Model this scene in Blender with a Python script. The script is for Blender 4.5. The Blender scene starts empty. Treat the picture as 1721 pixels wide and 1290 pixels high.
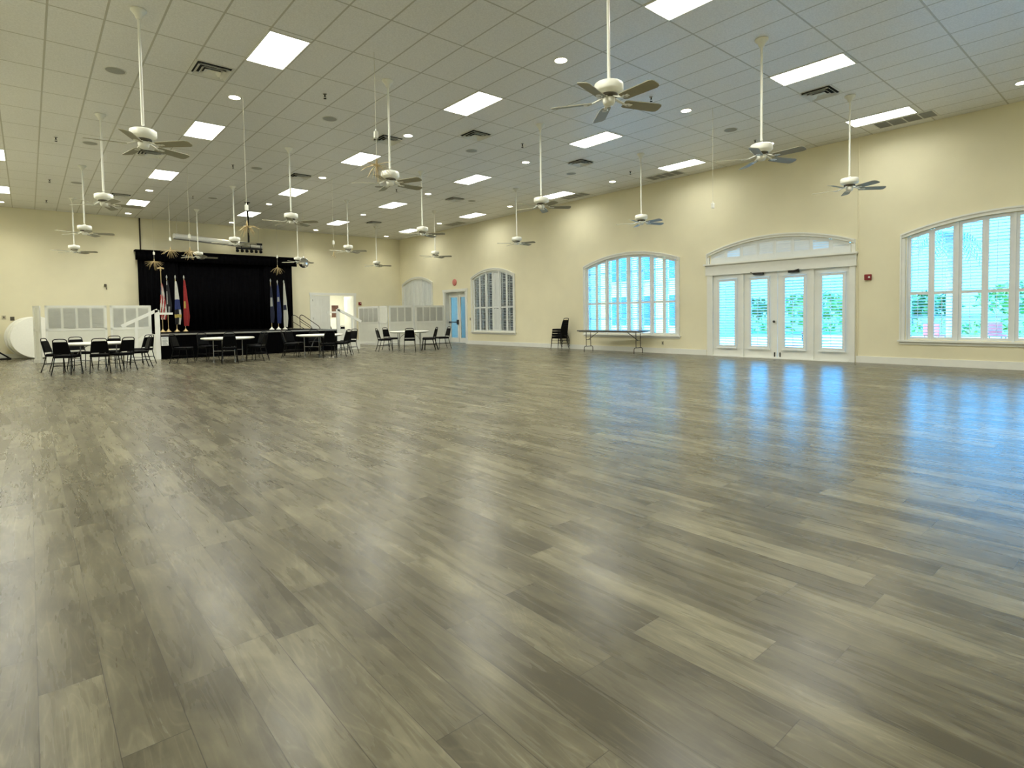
import bpy, math, random
from mathutils import Vector, Matrix
random.seed(7)
PI = math.pi
S = bpy.context.scene
COL = S.collection

# ------------------------------------------------------------------ camera
cam_d = bpy.data.cameras.new('camera')
cam = bpy.data.objects.new('camera', cam_d)
COL.objects.link(cam)
Rv = Vector((0.76085272, -0.64874626, -0.01521289))
Uv = Vector((0.03621937, 0.01904821, 0.99916231))
Fv = Vector((0.64791304, 0.76076636, -0.03799006))
m = Matrix((Rv, Uv, -Fv)).transposed().to_4x4()
m.translation = Vector((0, 0, 1.30))
cam.matrix_world = m
cam_d.sensor_fit = 'HORIZONTAL'
cam_d.sensor_width = 36.0
cam_d.lens = 36.0 * 954.10 / 1721.0
cam_d.shift_y = (566.14 - 645.0) / 1721.0
cam_d.clip_start = 0.05
cam_d.clip_end = 400
S.camera = cam

# ------------------------------------------------------------------ world, view
w = bpy.data.worlds.new('sky'); S.world = w; w.use_nodes = True
wn = w.node_tree.nodes; wl = w.node_tree.links
bg = wn['Background']
tc = wn.new('ShaderNodeTexCoord'); sx = wn.new('ShaderNodeSeparateXYZ')
mr = wn.new('ShaderNodeMapRange'); mr.inputs['From Min'].default_value = -0.02; mr.inputs['From Max'].default_value = 0.6
cr = wn.new('ShaderNodeValToRGB')
cr.color_ramp.elements[0].color = (0.062, 0.47, 1.0, 1)
cr.color_ramp.elements[1].color = (0.055, 0.40, 0.95, 1)
wl.new(tc.outputs['Generated'], sx.inputs[0]); wl.new(sx.outputs['Z'], mr.inputs['Value'])
wl.new(mr.outputs[0], cr.inputs[0]); wl.new(cr.outputs[0], bg.inputs['Color'])
bg.inputs['Strength'].default_value = 11.5
S.view_settings.view_transform = 'Standard'
S.view_settings.look = 'None'
S.view_settings.exposure = 0.0
S.view_settings.gamma = 1.0
S.view_settings.use_curve_mapping = False
sd = bpy.data.lights.new('sun', 'SUN'); sd.energy = 8.0; sd.angle = 0.01; sd.color = (.85, .95, 1)
so = bpy.data.objects.new('sun', sd); COL.objects.link(so)
so.rotation_euler = Vector((0.55, -0.45, -1.0)).to_track_quat('-Z', 'Y').to_euler()
TROFFER_L = 7.0
TROFFER_W = 84.0
TROFFER_SPREAD = 160
TROFFER_C = (1.0, 0.99, 0.88)
SPOT_W = 58.0
SPOT_C = (1.0, 0.95, 0.75)

RW, BW, CH = 15.70, 27.86, 5.54      # right wall x, back wall y, ceiling z
LW, NW = -1.84, -3.2

# ------------------------------------------------------------------ materials
MATS = {}
def pm(name, col, rough=0.6, metal=0.0, spec=0.5, noise=0.0, nscale=20.0, bump=0.0, bscale=60.0):
    mt = bpy.data.materials.new(name); mt.use_nodes = True
    n = mt.node_tree.nodes; l = mt.node_tree.links
    b = n['Principled BSDF']
    b.inputs['Base Color'].default_value = (*col, 1); b.inputs['Roughness'].default_value = rough
    b.inputs['Metallic'].default_value = metal; b.inputs['Specular IOR Level'].default_value = spec
    if noise or bump:
        t = n.new('ShaderNodeTexCoord')
    if noise:
        nz = n.new('ShaderNodeTexNoise'); nz.inputs['Scale'].default_value = nscale; nz.inputs['Detail'].default_value = 4
        l.new(t.outputs['Object'], nz.inputs['Vector'])
        r = n.new('ShaderNodeValToRGB')
        r.color_ramp.elements[0].position = .3; r.color_ramp.elements[1].position = .7
        r.color_ramp.elements[0].color = (*[c * (1 - noise) for c in col], 1)
        r.color_ramp.elements[1].color = (*[min(1, c * (1 + noise)) for c in col], 1)
        l.new(nz.outputs['Fac'], r.inputs[0]); l.new(r.outputs[0], b.inputs['Base Color'])
    if bump:
        nb = n.new('ShaderNodeTexNoise'); nb.inputs['Scale'].default_value = bscale; nb.inputs['Detail'].default_value = 3
        l.new(t.outputs['Object'], nb.inputs['Vector'])
        bp = n.new('ShaderNodeBump'); bp.inputs['Strength'].default_value = bump; bp.inputs['Distance'].default_value = .01
        l.new(nb.outputs['Fac'], bp.inputs['Height']); l.new(bp.outputs[0], b.inputs['Normal'])
    MATS[name] = mt
    return mt
def em(name, col, s):
    mt = bpy.data.materials.new(name); mt.use_nodes = True
    n = mt.node_tree.nodes; l = mt.node_tree.links
    n.remove(n['Principled BSDF'])
    e = n.new('ShaderNodeEmission'); e.inputs[0].default_value = (*col, 1); e.inputs[1].default_value = s
    l.new(e.outputs[0], n['Material Output'].inputs[0]); MATS[name] = mt
    return mt

pm('wall_paint', (.80, .755, .55), .75, noise=.03, nscale=1.2, bump=.15, bscale=90)
pm('trim_white', (.78, .79, .74), .45, noise=.02, nscale=6)
pm('shutter_white', (.74, .77, .76), .45, noise=.02, nscale=6)
pm('panel_white', (.72, .73, .66), .5, noise=.03, nscale=5)
pm('louver_white', (.60, .61, .56), .55, noise=.03, nscale=8)
pm('fan_white', (.80, .80, .72), .4, noise=.02, nscale=10)
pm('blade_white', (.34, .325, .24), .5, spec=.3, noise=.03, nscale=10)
pm('duct_shade', (.01, .01, .01), .9, noise=.2)
pm('vent_white', (.72, .72, .66), .5, noise=.02)
pm('grille_grey', (.30, .30, .27), .6, noise=.1, nscale=40)
pm('speaker_grey', (.36, .36, .32), .7, noise=.1, nscale=80)
pm('chrome', (.6, .6, .6), .25, metal=1.0, noise=.03)
pm('steel_grey', (.30, .30, .28), .35, metal=.8, noise=.05)
pm('black_metal', (.004, .004, .004), .4, spec=.12, noise=.2)
pm('black_vinyl', (.002, .0023, .003), .45, spec=.07, noise=.2, bump=.1, bscale=120)
pm('black_plastic', (.015, .015, .016), .5, noise=.2)
pm('stage_black', (.0015, .0015, .0018), .9, spec=.03, noise=.2)
pm('drape_black', (.0022, .0022, .0028), .95, noise=.3, nscale=8, spec=.05)
pm('stage_edge', (.34, .33, .30), .4, metal=.6, noise=.1)
pm('table_white', (.82, .82, .74), .4, noise=.02)
pm('table_dark', (.10, .10, .10), .25, noise=.1)
pm('table_rim', (.35, .34, .30), .5, noise=.1)
pm('brown_metal', (.045, .034, .022), .4, metal=.3, noise=.1)
pm('red_plastic', (.22, .012, .014), .4, noise=.05)
pm('pink_disc', (.62, .20, .17), .5, noise=.05)
pm('gold', (.52, .40, .20), .4, metal=.3, noise=.1)
pm('cord_white', (.62, .60, .48), .6, noise=.05)
pm('paper', (.75, .77, .74), .7, noise=.02)
pm('ink', (.06, .06, .06), .8, noise=.1)
pm('outlet_beige', (.50, .46, .33), .5, noise=.03)
pm('outlet_dark', (.07, .06, .04), .5, noise=.03)
pm('dark_wood', (.10, .045, .03), .5, noise=.3)
pm('hall_white', (.88, .88, .80), .6, noise=.02)
pm('flag_white', (.52, .52, .47), .8, noise=.05)
pm('flag_red', (.27, .012, .012), .75, noise=.15)
pm('flag_blue', (.010, .024, .12), .75, noise=.15)
pm('flag_navy', (.008, .012, .035), .8, noise=.15)
pm('flag_black', (.006, .006, .008), .85, noise=.2)
pm('flag_grey', (.34, .35, .33), .8, noise=.2)
pm('flag_yellow', (.45, .36, .08), .7, noise=.15)
pm('screen_case', (.62, .62, .56), .4, noise=.04)
pm('screen_case_dark', (.10, .10, .08), .5, noise=.04)
pm('knob_black', (.015, .013, .012), .35, noise=.1)
pm('concrete', (.74, .74, .72), .8, noise=.06, nscale=2)
pm('lawn', (.17, .32, .07), .9, noise=.3, nscale=.8)
pm('leaf', (.07, .17, .05), .7, noise=.4, nscale=3)
pm('leaf_light', (.20, .36, .10), .7, noise=.35, nscale=3)
pm('leaf_palm', (.06, .13, .09), .7, noise=.3, nscale=3)
pm('trunk', (.42, .30, .24), .9, noise=.2, nscale=8)
pm('stucco_yellow', (.80, .52, .14), .8, noise=.05)
pm('stucco_white', (.70, .62, .55), .8, noise=.03)
pm('stucco_blue', (.42, .29, .20), .8, noise=.06, nscale=2)
pm('porch_shade', (.012, .016, .02), .8, spec=.05, noise=.2, nscale=2)
pm('glass_blue', (.08, .22, .42), .15, noise=.2, nscale=.6)
pm('brick_pink', (.60, .36, .26), .8, noise=.12)
pm('chair_red', (.62, .12, .10), .6, noise=.05)

def glass_mat():
    mt = bpy.data.materials.new('window_glass'); mt.use_nodes = True
    n = mt.node_tree.nodes; l = mt.node_tree.links; n.remove(n['Principled BSDF'])
    t = n.new('ShaderNodeBsdfTransparent'); t.inputs[0].default_value = (.93, .97, .97, 1)
    g = n.new('ShaderNodeBsdfGlossy'); g.inputs['Roughness'].default_value = .02
    mx = n.new('ShaderNodeMixShader'); mx.inputs[0].default_value = .05
    l.new(t.outputs[0], mx.inputs[1]); l.new(g.outputs[0], mx.inputs[2]); l.new(mx.outputs[0], n['Material Output'].inputs[0])
    MATS['window_glass'] = mt
glass_mat()

def mathn(n, l, op, a, b=None, c=None):
    x = n.new('ShaderNodeMath'); x.operation = op
    for i, v in enumerate((a, b, c)):
        if v is None: continue
        if isinstance(v, (int, float)): x.inputs[i].default_value = v
        else: l.new(v, x.inputs[i])
    return x.outputs[0]

def ceiling_mat():
    mt = bpy.data.materials.new('ceiling_tile'); mt.use_nodes = True
    n = mt.node_tree.nodes; l = mt.node_tree.links; b = n['Principled BSDF']
    g = n.new('ShaderNodeNewGeometry'); s = n.new('ShaderNodeSeparateXYZ'); l.new(g.outputs['Position'], s.inputs[0])
    def edge(sock, off, pitch):
        a = mathn(n, l, 'ADD', sock, -off + pitch * 100)
        a = mathn(n, l, 'DIVIDE', a, pitch)
        a = mathn(n, l, 'FRACT', a)
        a = mathn(n, l, 'SUBTRACT', a, .5)
        a = mathn(n, l, 'ABSOLUTE', a)
        a = mathn(n, l, 'SUBTRACT', .5, a)
        return mathn(n, l, 'MULTIPLY', a, pitch)
    dx = edge(s.outputs['X'], 6.615, .6267); dy = edge(s.outputs['Y'], 9.88, 1.25)
    d = mathn(n, l, 'MINIMUM', dx, dy)
    bar = mathn(n, l, 'LESS_THAN', d, .013)
    mp = n.new('ShaderNodeMapRange'); mp.inputs['From Min'].default_value = .011; mp.inputs['From Max'].default_value = .020
    l.new(d, mp.inputs['Value'])
    nz = n.new('ShaderNodeTexNoise'); nz.inputs['Scale'].default_value = 45; nz.inputs['Detail'].default_value = 5
    l.new(g.outputs['Position'], nz.inputs['Vector'])
    r = n.new('ShaderNodeValToRGB')
    r.color_ramp.elements[0].position = .35; r.color_ramp.elements[1].position = .65
    r.color_ramp.elements[0].color = (.72, .72, .69, 1); r.color_ramp.elements[1].color = (.82, .82, .79, 1)
    l.new(nz.outputs['Fac'], r.inputs[0])
    mx = n.new('ShaderNodeMix'); mx.data_type = 'RGBA'
    l.new(bar, mx.inputs[0]); l.new(r.outputs[0], mx.inputs[6]); mx.inputs[7].default_value = (.47, .46, .39, 1)
    l.new(mx.outputs[2], b.inputs['Base Color'])
    b.inputs['Roughness'].default_value = .42; b.inputs['Specular IOR Level'].default_value = .55
    bp = n.new('ShaderNodeBump'); bp.inputs['Strength'].default_value = .35; bp.inputs['Distance'].default_value = .010
    h = mathn(n, l, 'MULTIPLY', nz.outputs['Fac'], .25); h = mathn(n, l, 'SUBTRACT', h, mp.outputs[0])
    l.new(h, bp.inputs['Height']); l.new(bp.outputs[0], b.inputs['Normal'])
    MATS['ceiling_tile'] = mt
ceiling_mat()

def floor_mat():
    mt = bpy.data.materials.new('plank_floor'); mt.use_nodes = True
    n = mt.node_tree.nodes; l = mt.node_tree.links; b = n['Principled BSDF']
    g = n.new('ShaderNodeNewGeometry'); s = n.new('ShaderNodeSeparateXYZ'); l.new(g.outputs['Position'], s.inputs[0])
    W_, L_ = .185, 1.25
    u = mathn(n, l, 'DIVIDE', mathn(n, l, 'ADD', s.outputs['X'], 20), W_)
    row = mathn(n, l, 'FLOOR', u); fu = mathn(n, l, 'SUBTRACT', u, row)
    wr = n.new('ShaderNodeTexWhiteNoise'); wr.noise_dimensions = '1D'; l.new(row, wr.inputs['W'])
    v = mathn(n, l, 'ADD', mathn(n, l, 'DIVIDE', mathn(n, l, 'ADD', s.outputs['Y'], 20), L_), wr.outputs['Value'])
    pid = mathn(n, l, 'FLOOR', v); fv = mathn(n, l, 'SUBTRACT', v, pid)
    cv = n.new('ShaderNodeCombineXYZ'); l.new(row, cv.inputs[0]); l.new(pid, cv.inputs[1])
    wp = n.new('ShaderNodeTexWhiteNoise'); wp.noise_dimensions = '3D'; l.new(cv.outputs[0], wp.inputs['Vector'])
    # grain coordinates, shifted per plank
    gx = mathn(n, l, 'ADD', mathn(n, l, 'MULTIPLY', s.outputs['X'], 1.0), mathn(n, l, 'MULTIPLY', wp.outputs['Value'], 37.0))
    gy = mathn(n, l, 'MULTIPLY', s.outputs['Y'], 1.0)
    def noise(xs, ys, scale, detail, dist=0.0, zoff=0.0):
        c = n.new('ShaderNodeCombineXYZ')
        l.new(mathn(n, l, 'MULTIPLY', gx, xs), c.inputs[0]); l.new(mathn(n, l, 'MULTIPLY', gy, ys), c.inputs[1])
        c.inputs[2].default_value = zoff
        z = n.new('ShaderNodeTexNoise'); z.inputs['Scale'].default_value = scale; z.inputs['Detail'].default_value = detail
        z.inputs['Distortion'].default_value = dist; z.inputs['Roughness'].default_value = .6
        l.new(c.outputs[0], z.inputs['Vector']); return z.outputs['Fac']
    fine = noise(24, 2.4, 1.6, 7, .5)
    blot = noise(4.0, 1.5, 1.3, 5, .8, 5.0)
    streak = noise(9, .8, 1.4, 4, .5, 9.0)
    # cathedral rings
    wc = n.new('ShaderNodeCombineXYZ')
    l.new(mathn(n, l, 'MULTIPLY', gx, 5.5), wc.inputs[0]); l.new(mathn(n, l, 'MULTIPLY', gy, .9), wc.inputs[1])
    wv = n.new('ShaderNodeTexNoise'); wv.inputs['Scale'].default_value = 1.0; wv.inputs['Detail'].default_value = 1.5; wv.inputs['Distortion'].default_value = .8
    l.new(wc.outputs[0], wv.inputs['Vector'])
    rings = mathn(n, l, 'SINE', mathn(n, l, 'MULTIPLY', wv.outputs['Fac'], 95.0))
    rings = mathn(n, l, 'POWER', mathn(n, l, 'MAXIMUM', rings, 0.0), 5.0)
    t = mathn(n, l, 'MULTIPLY', fine, .20)
    t = mathn(n, l, 'ADD', t, mathn(n, l, 'MULTIPLY', blot, .48))
    t = mathn(n, l, 'ADD', t, mathn(n, l, 'MULTIPLY', streak, .42))
    t = mathn(n, l, 'ADD', t, mathn(n, l, 'MULTIPLY', wp.outputs['Value'], .15))
    t = mathn(n, l, 'ADD', t, mathn(n, l, 'MULTIPLY', rings, .05))
    r = n.new('ShaderNodeValToRGB'); e = r.color_ramp.elements
    e[0].position = .52; e[0].color = FLOOR_DARK
    e[1].position = .88; e[1].color = FLOOR_LIGHT
    k = e.new(.675); k.color = FLOOR_MID
    l.new(t, r.inputs[0])
    # seams
    du = mathn(n, l, 'MULTIPLY', mathn(n, l, 'MINIMUM', fu, mathn(n, l, 'SUBTRACT', 1.0, fu)), W_)
    dv = mathn(n, l, 'MULTIPLY', mathn(n, l, 'MINIMUM', fv, mathn(n, l, 'SUBTRACT', 1.0, fv)), L_)
    d = mathn(n, l, 'MINIMUM', du, dv)
    seam = mathn(n, l, 'LESS_THAN', d, .0013)
    mx = n.new('ShaderNodeMix'); mx.data_type = 'RGBA'
    l.new(mathn(n, l, 'MULTIPLY', seam, .7), mx.inputs[0]); l.new(r.outputs[0], mx.inputs[6]); mx.inputs[7].default_value = (.03, .027, .02, 1)
    l.new(mx.outputs[2], b.inputs['Base Color'])
    rr = n.new('ShaderNodeMapRange'); rr.inputs['To Min'].default_value = .22; rr.inputs['To Max'].default_value = .33
    l.new(streak, rr.inputs['Value']); l.new(rr.outputs[0], b.inputs['Roughness'])
    b.inputs['Specular IOR Level'].default_value = .20
    bp = n.new('ShaderNodeBump'); bp.inputs['Strength'].default_value = .13; bp.inputs['Distance'].default_value = .004
    h = mathn(n, l, 'ADD', mathn(n, l, 'MULTIPLY', streak, .9), mathn(n, l, 'MULTIPLY', fine, .12))
    h = mathn(n, l, 'SUBTRACT', h, mathn(n, l, 'MULTIPLY', seam, .4))
    l.new(h, bp.inputs['Height']); l.new(bp.outputs[0], b.inputs['Normal'])
    MATS['plank_floor'] = mt
FLOOR_DARK = (.078, .070, .046, 1); FLOOR_MID = (.136, .124, .082, 1); FLOOR_LIGHT = (.27, .25, .17, 1)
floor_mat()
em('troffer_light', TROFFER_C, TROFFER_L)
em('down_light', (1, .93, .72), 30.0)

# ------------------------------------------------------------------ mesh builder
class MB:
    def __init__(s): s.v = []; s.f = []; s.m = []; s.sm = []
    def add(s, vs, fs, mi=0, smooth=False):
        o = len(s.v); s.v += [tuple(p) for p in vs]
        for f in fs: s.f.append(tuple(o + i for i in f)); s.m.append(mi); s.sm.append(smooth)
        return s
    def hexa(s, p, mi=0):   # p: 4 bottom ccw, 4 top
        return s.add(p, [(3, 2, 1, 0), (4, 5, 6, 7), (0, 1, 5, 4), (1, 2, 6, 5), (2, 3, 7, 6), (3, 0, 4, 7)], mi)
    def box(s, x0, y0, z0, x1, y1, z1, mi=0):
        return s.hexa([(x0, y0, z0), (x1, y0, z0), (x1, y1, z0), (x0, y1, z0), (x0, y0, z1), (x1, y0, z1), (x1, y1, z1), (x0, y1, z1)], mi)
    def bbox(s, x0, y0, z0, x1, y1, z1, b=.01, mi=0):   # box with chamfered edges
        def ring(z, i):
            return [(x0 + i, y0 + b, z), (x0 + b, y0 + i, z), (x1 - b, y0 + i, z), (x1 - i, y0 + b, z), (x1 - i, y1 - b, z), (x1 - b, y1 - i, z), (x0 + b, y1 - i, z), (x0 + i, y1 - b, z)]
        rs = [ring(z0, b), ring(z0 + b, 0), ring(z1 - b, 0), ring(z1, b)]
        vs = [p for r in rs for p in r]; fs = [tuple(reversed(range(8))), tuple(range(24, 32))]
        for k in range(3):
            for i in range(8): j = (i + 1) % 8; fs.append((k * 8 + i, k * 8 + j, k * 8 + 8 + j, k * 8 + 8 + i))
        return s.add(vs, fs, mi)
    def bar(s, p, q, w, h, mi=0, up=(0, 0, 1)):
        p = Vector(p); q = Vector(q); d = (q - p).normalized(); u = Vector(up)
        if abs(d.dot(u)) > .98: u = Vector((1, 0, 0))
        a = d.cross(u).normalized(); b = a.cross(d).normalized()
        pts = []
        for o in (p, q):
            for (i, j) in ((-1, -1), (1, -1), (1, 1), (-1, 1)): pts.append(o + a * i * w / 2 + b * j * h / 2)
        return s.hexa(pts, mi)
    def tube(s, pts, r, n=8, mi=0, cap=True):
        pts = [Vector(p) for p in pts]; rs = r if isinstance(r, (list, tuple)) else [r] * len(pts)
        N = len(pts); vs = []; fs = []; pa = None
        for i, p in enumerate(pts):
            d = (pts[min(i + 1, N - 1)] - pts[max(i - 1, 0)]).normalized()
            if pa is None:
                u = Vector((0, 0, 1)) if abs(d.z) < .9 else Vector((1, 0, 0)); a = d.cross(u).normalized()
            else: a = (pa - d * pa.dot(d)).normalized()
            pa = a; b = d.cross(a)
            for k in range(n):
                t = 2 * PI * k / n; vs.append(p + (a * math.cos(t) + b * math.sin(t)) * rs[i])
        for i in range(N - 1):
            for k in range(n): j = (k + 1) % n; fs.append((i * n + k, i * n + j, (i + 1) * n + j, (i + 1) * n + k))
        s.add(vs, fs, mi, True)
        if cap: s.add(vs[:n], [tuple(reversed(range(n)))], mi); s.add(vs[-n:], [tuple(range(n))], mi)
        return s
    def lathe(s, prof, n=24, c=(0, 0, 0), mi=0, smooth=True, axis='z'):
        vs = []; fs = []
        for r, z in prof:
            for k in range(n):
                t = 2 * PI * k / n; x, y = r * math.cos(t), r * math.sin(t)
                if axis == 'z': vs.append((c[0] + x, c[1] + y, c[2] + z))
                elif axis == 'y': vs.append((c[0] + x, c[1] + z, c[2] + y))
                else: vs.append((c[0] + z, c[1] + x, c[2] + y))
        for i in range(len(prof) - 1):
            for k in range(n): j = (k + 1) % n; fs.append((i * n + k, i * n + j, (i + 1) * n + j, (i + 1) * n + k))
        s.add(vs, fs, mi, smooth)
        s.add(vs[:n], [tuple(range(n))], mi); s.add(vs[-n:], [tuple(range(n))], mi)
        return s
    def xf(s, M):
        s.v = [tuple(M @ Vector(p)) for p in s.v]; return s
    def build(s, name, mat, parent=None, loc=(0, 0, 0), rz=0, label=None):
        me = bpy.data.meshes.new(name); me.from_pydata(s.v, [], s.f); me.validate(clean_customdata=False)
        mats = mat if isinstance(mat, (list, tuple)) else [mat]
        for x in mats: me.materials.append(MATS[x])
        if len(me.polygons) == len(s.f):
            me.polygons.foreach_set('material_index', s.m); me.polygons.foreach_set('use_smooth', s.sm)
        me.update()
        o = bpy.data.objects.new(name, me); COL.objects.link(o)
        o.location = loc; o.rotation_euler = (0, 0, rz)
        if parent: o.parent = parent
        if label: o['label'] = label
        return o
def thing(name, label, cat, loc=(0, 0, 0), rz=0, group=None, kind=None):
    o = bpy.data.objects.new(name, None); COL.objects.link(o); o.location = loc; o.rotation_euler = (0, 0, rz)
    o.empty_display_size = .1
    return tag(o, label, cat, group, kind)
def tag(o, label=None, cat=None, group=None, kind=None):
    if label: o['label'] = label
    if cat: o['category'] = cat
    if group: o['group'] = group
    if kind: o['kind'] = kind
    return o
def dup(root, label, loc, rz=None, group=None):
    def cp(o, par):
        c = o.copy(); COL.objects.link(c)
        if par: c.parent = par
        for ch in KIDS.get(o.name, []): cp(ch, c)
        return c
    r = cp(root, None); r.location = loc
    if rz is not None: r.rotation_euler = (0, 0, rz)
    r['label'] = label
    if group: r['group'] = group
    return r
KIDS = {}
def index_kids():
    KIDS.clear()
    for o in COL.objects:
        if o.parent: KIDS.setdefault(o.parent.name, []).append(o)

# ------------------------------------------------------------------ room shell
MB().add([(LW - .3, NW - .3, 0), (RW + .3, NW - .3, 0), (RW + .3, BW + .3, 0), (LW - .3, BW + .3, 0),
          (LW - .3, NW - .3, -.2), (RW + .3, NW - .3, -.2), (RW + .3, BW + .3, -.2), (LW - .3, BW + .3, -.2)],
         [(0, 1, 2, 3), (7, 6, 5, 4), (0, 4, 5, 1), (1, 5, 6, 2), (2, 6, 7, 3), (3, 7, 4, 0)]).build('floor', 'plank_floor')
tag(bpy.data.objects['floor'], 'grey-brown wood plank floor across the whole hall', 'floor', kind='structure')
o = MB().box(LW - .3, NW - .3, CH, RW + .3, BW + .3, CH + .2).build('ceiling', 'ceiling_tile'); tag(o, 'suspended ceiling of pale rectangular tiles', 'ceiling', kind='structure')
o = MB().box(LW - .3, NW, 0, LW, BW, CH).build('wall_left', 'wall_paint'); tag(o, 'cream wall on the left side of the hall', 'wall', kind='structure')
o = MB().box(LW - .3, NW - .3, 0, RW + .3, NW, CH).build('wall_near', 'wall_paint'); tag(o, 'cream wall behind the camera', 'wall', kind='structure')
o = (MB().box(LW - .3, BW, 0, 10.75, BW + .15, CH).box(12.95, BW, 0, RW + .3, BW + .15, CH).box(10.75, BW, 2.45, 12.95, BW + .15, CH)).build('wall_back', 'wall_paint')
tag(o, 'cream end wall behind the black stage curtains', 'wall', kind='structure')

def arch(y, yc, hw, zs, za):
    hgt = za - zs; R = (hw * hw + hgt * hgt) / (2 * hgt); d = min(abs(y - yc), hw)
    return za - R + math.sqrt(R * R - d * d)
# windows on the right wall: centre y, half width of casing, spring, apex, number of panels
WIN = {
 1: dict(yc=2.24, hw=2.03, n=8, tilt=-11, label='wide arched window with open white shutters at the right edge'),
 2: dict(yc=12.25, hw=2.03, n=8, tilt=-12, label='arched window with open shutters behind the black folding table'),
 3: dict(yc=19.72, hw=1.55, n=6, tilt=-22, label='arched shuttered window beside the blue glass door'),
 4: dict(yc=26.08, hw=1.52, n=6, tilt=76, label='arched window with closed shutters in the far corner'),
}
ZS, ZA, SILL = 3.05, 3.40, .55
for d in WIN.values():
    d['in_top'] = (lambda y, d=d: arch(y, d['yc'], d['hw'], ZS, ZA) - .11)
    d['y0'] = d['yc'] - d['hw'] + .12; d['y1'] = d['yc'] + d['hw'] - .12
FR0, FR1 = 5.33, 9.15; FYC, FHW = 7.25, 2.03
fr_top = lambda y: arch(y, FYC, FHW, 3.05, 3.42) - .10
D40, D41 = 21.75, 23.47
def wall_right():
    b = MB(); xs = (RW, RW + .28)
    ops = [(d['y0'], d['y1'], [(.60, d['in_top'])]) for d in WIN.values()]
    ops.append((FR0, FR1, [(0, lambda y: 2.42), (2.80, fr_top)]))
    ops.append((D40, D41, [(0, lambda y: 2.48)]))
    ops.sort()
    def seg(ya, yb, za, zb, zta, ztb):
        if max(zta - za, ztb - zb) < 1e-4: return
        b.hexa([(xs[0], ya, za), (xs[1], ya, za), (xs[1], yb, zb), (xs[0], yb, zb), (xs[0], ya, zta), (xs[1], ya, zta), (xs[1], yb, ztb), (xs[0], yb, ztb)])
    y = NW - .3
    for y0, y1, hs in ops:
        seg(y, y0, 0, 0, CH, CH)
        N = 24
        for i in range(N):
            a = y0 + (y1 - y0) * i / N; c = y0 + (y1 - y0) * (i + 1) / N
            za = zc = 0.0
            for zb, tf in hs:
                seg(a, c, za, zc, zb, zb); za, zc = tf(a), tf(c)
            seg(a, c, za, zc, CH, CH)
        y = y1
    seg(y, BW + .3, 0, 0, CH, CH)
    o = b.build('wall_right', 'wall_paint'); tag(o, 'cream window wall along the right side of the hall', 'wall', kind='structure')
wall_right()
# baseboards
def base(name, x0, y0, x1, y1, label):
    b = MB(); b.box(x0, y0, 0, x1, y1, .15); b.box(min(x0, x1) - (.0), y0, .15, x1, y1, .165)
    tag(b.build(name, 'trim_white'), label, 'baseboard', kind='structure')
base('baseboard_right', RW - .018, NW, RW, 5.20, 'white baseboard under the large right-hand window')
base('baseboard_right', RW - .018, 9.30, RW, 21.60, 'white baseboard between the french doors and the blue door')
base('baseboard_right', RW - .018, 23.65, RW, BW, 'white baseboard in the far corner')
base('baseboard_back', LW, BW - .018, 3.5, BW, 'white baseboard behind the leaning round tables')
base('baseboard_back', 13.13, BW - .018, RW, BW, 'white baseboard right of the double door')
base('baseboard_left', LW, NW, LW + .018, BW, 'white baseboard along the left wall')

# ------------------------------------------------------------------ arched windows
def casing_mesh(b, yc, hw, zs, za, zbot, w=.10, x0=RW - .045, x1=RW, n=36, sides=True):
    outer = lambda y: arch(y, yc, hw, zs, za)
    for i in range(n):
        a = yc - hw + 2 * hw * i / n; c = yc - hw + 2 * hw * (i + 1) / n
        oa, oc = outer(a), outer(c)
        b.hexa([(x0, a, oa - w), (x1, a, oa - w), (x1, c, oc - w), (x0, c, oc - w), (x0, a, oa), (x1, a, oa), (x1, c, oc), (x0, c, oc)])
        b.hexa([(x0 - .018, a, oa - .03), (x0, a, oa - .03), (x0, c, oc - .03), (x0 - .018, c, oc - .03), (x0 - .018, a, oa + .008), (x0, a, oa + .008), (x0, c, oc + .008), (x0 - .018, c, oc + .008)])
    if sides:
        for sgn in (-1, 1):
            ya = yc + sgn * hw; yb = yc + sgn * (hw - w)
            b.box(x0, min(ya, yb), zbot, x1, max(ya, yb), zs - .105 + .003)
            e = yc + sgn * (hw - .03)
            b.box(x0 - .018, min(ya, e), zbot, x0, max(ya, e), zs - .032)
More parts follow.
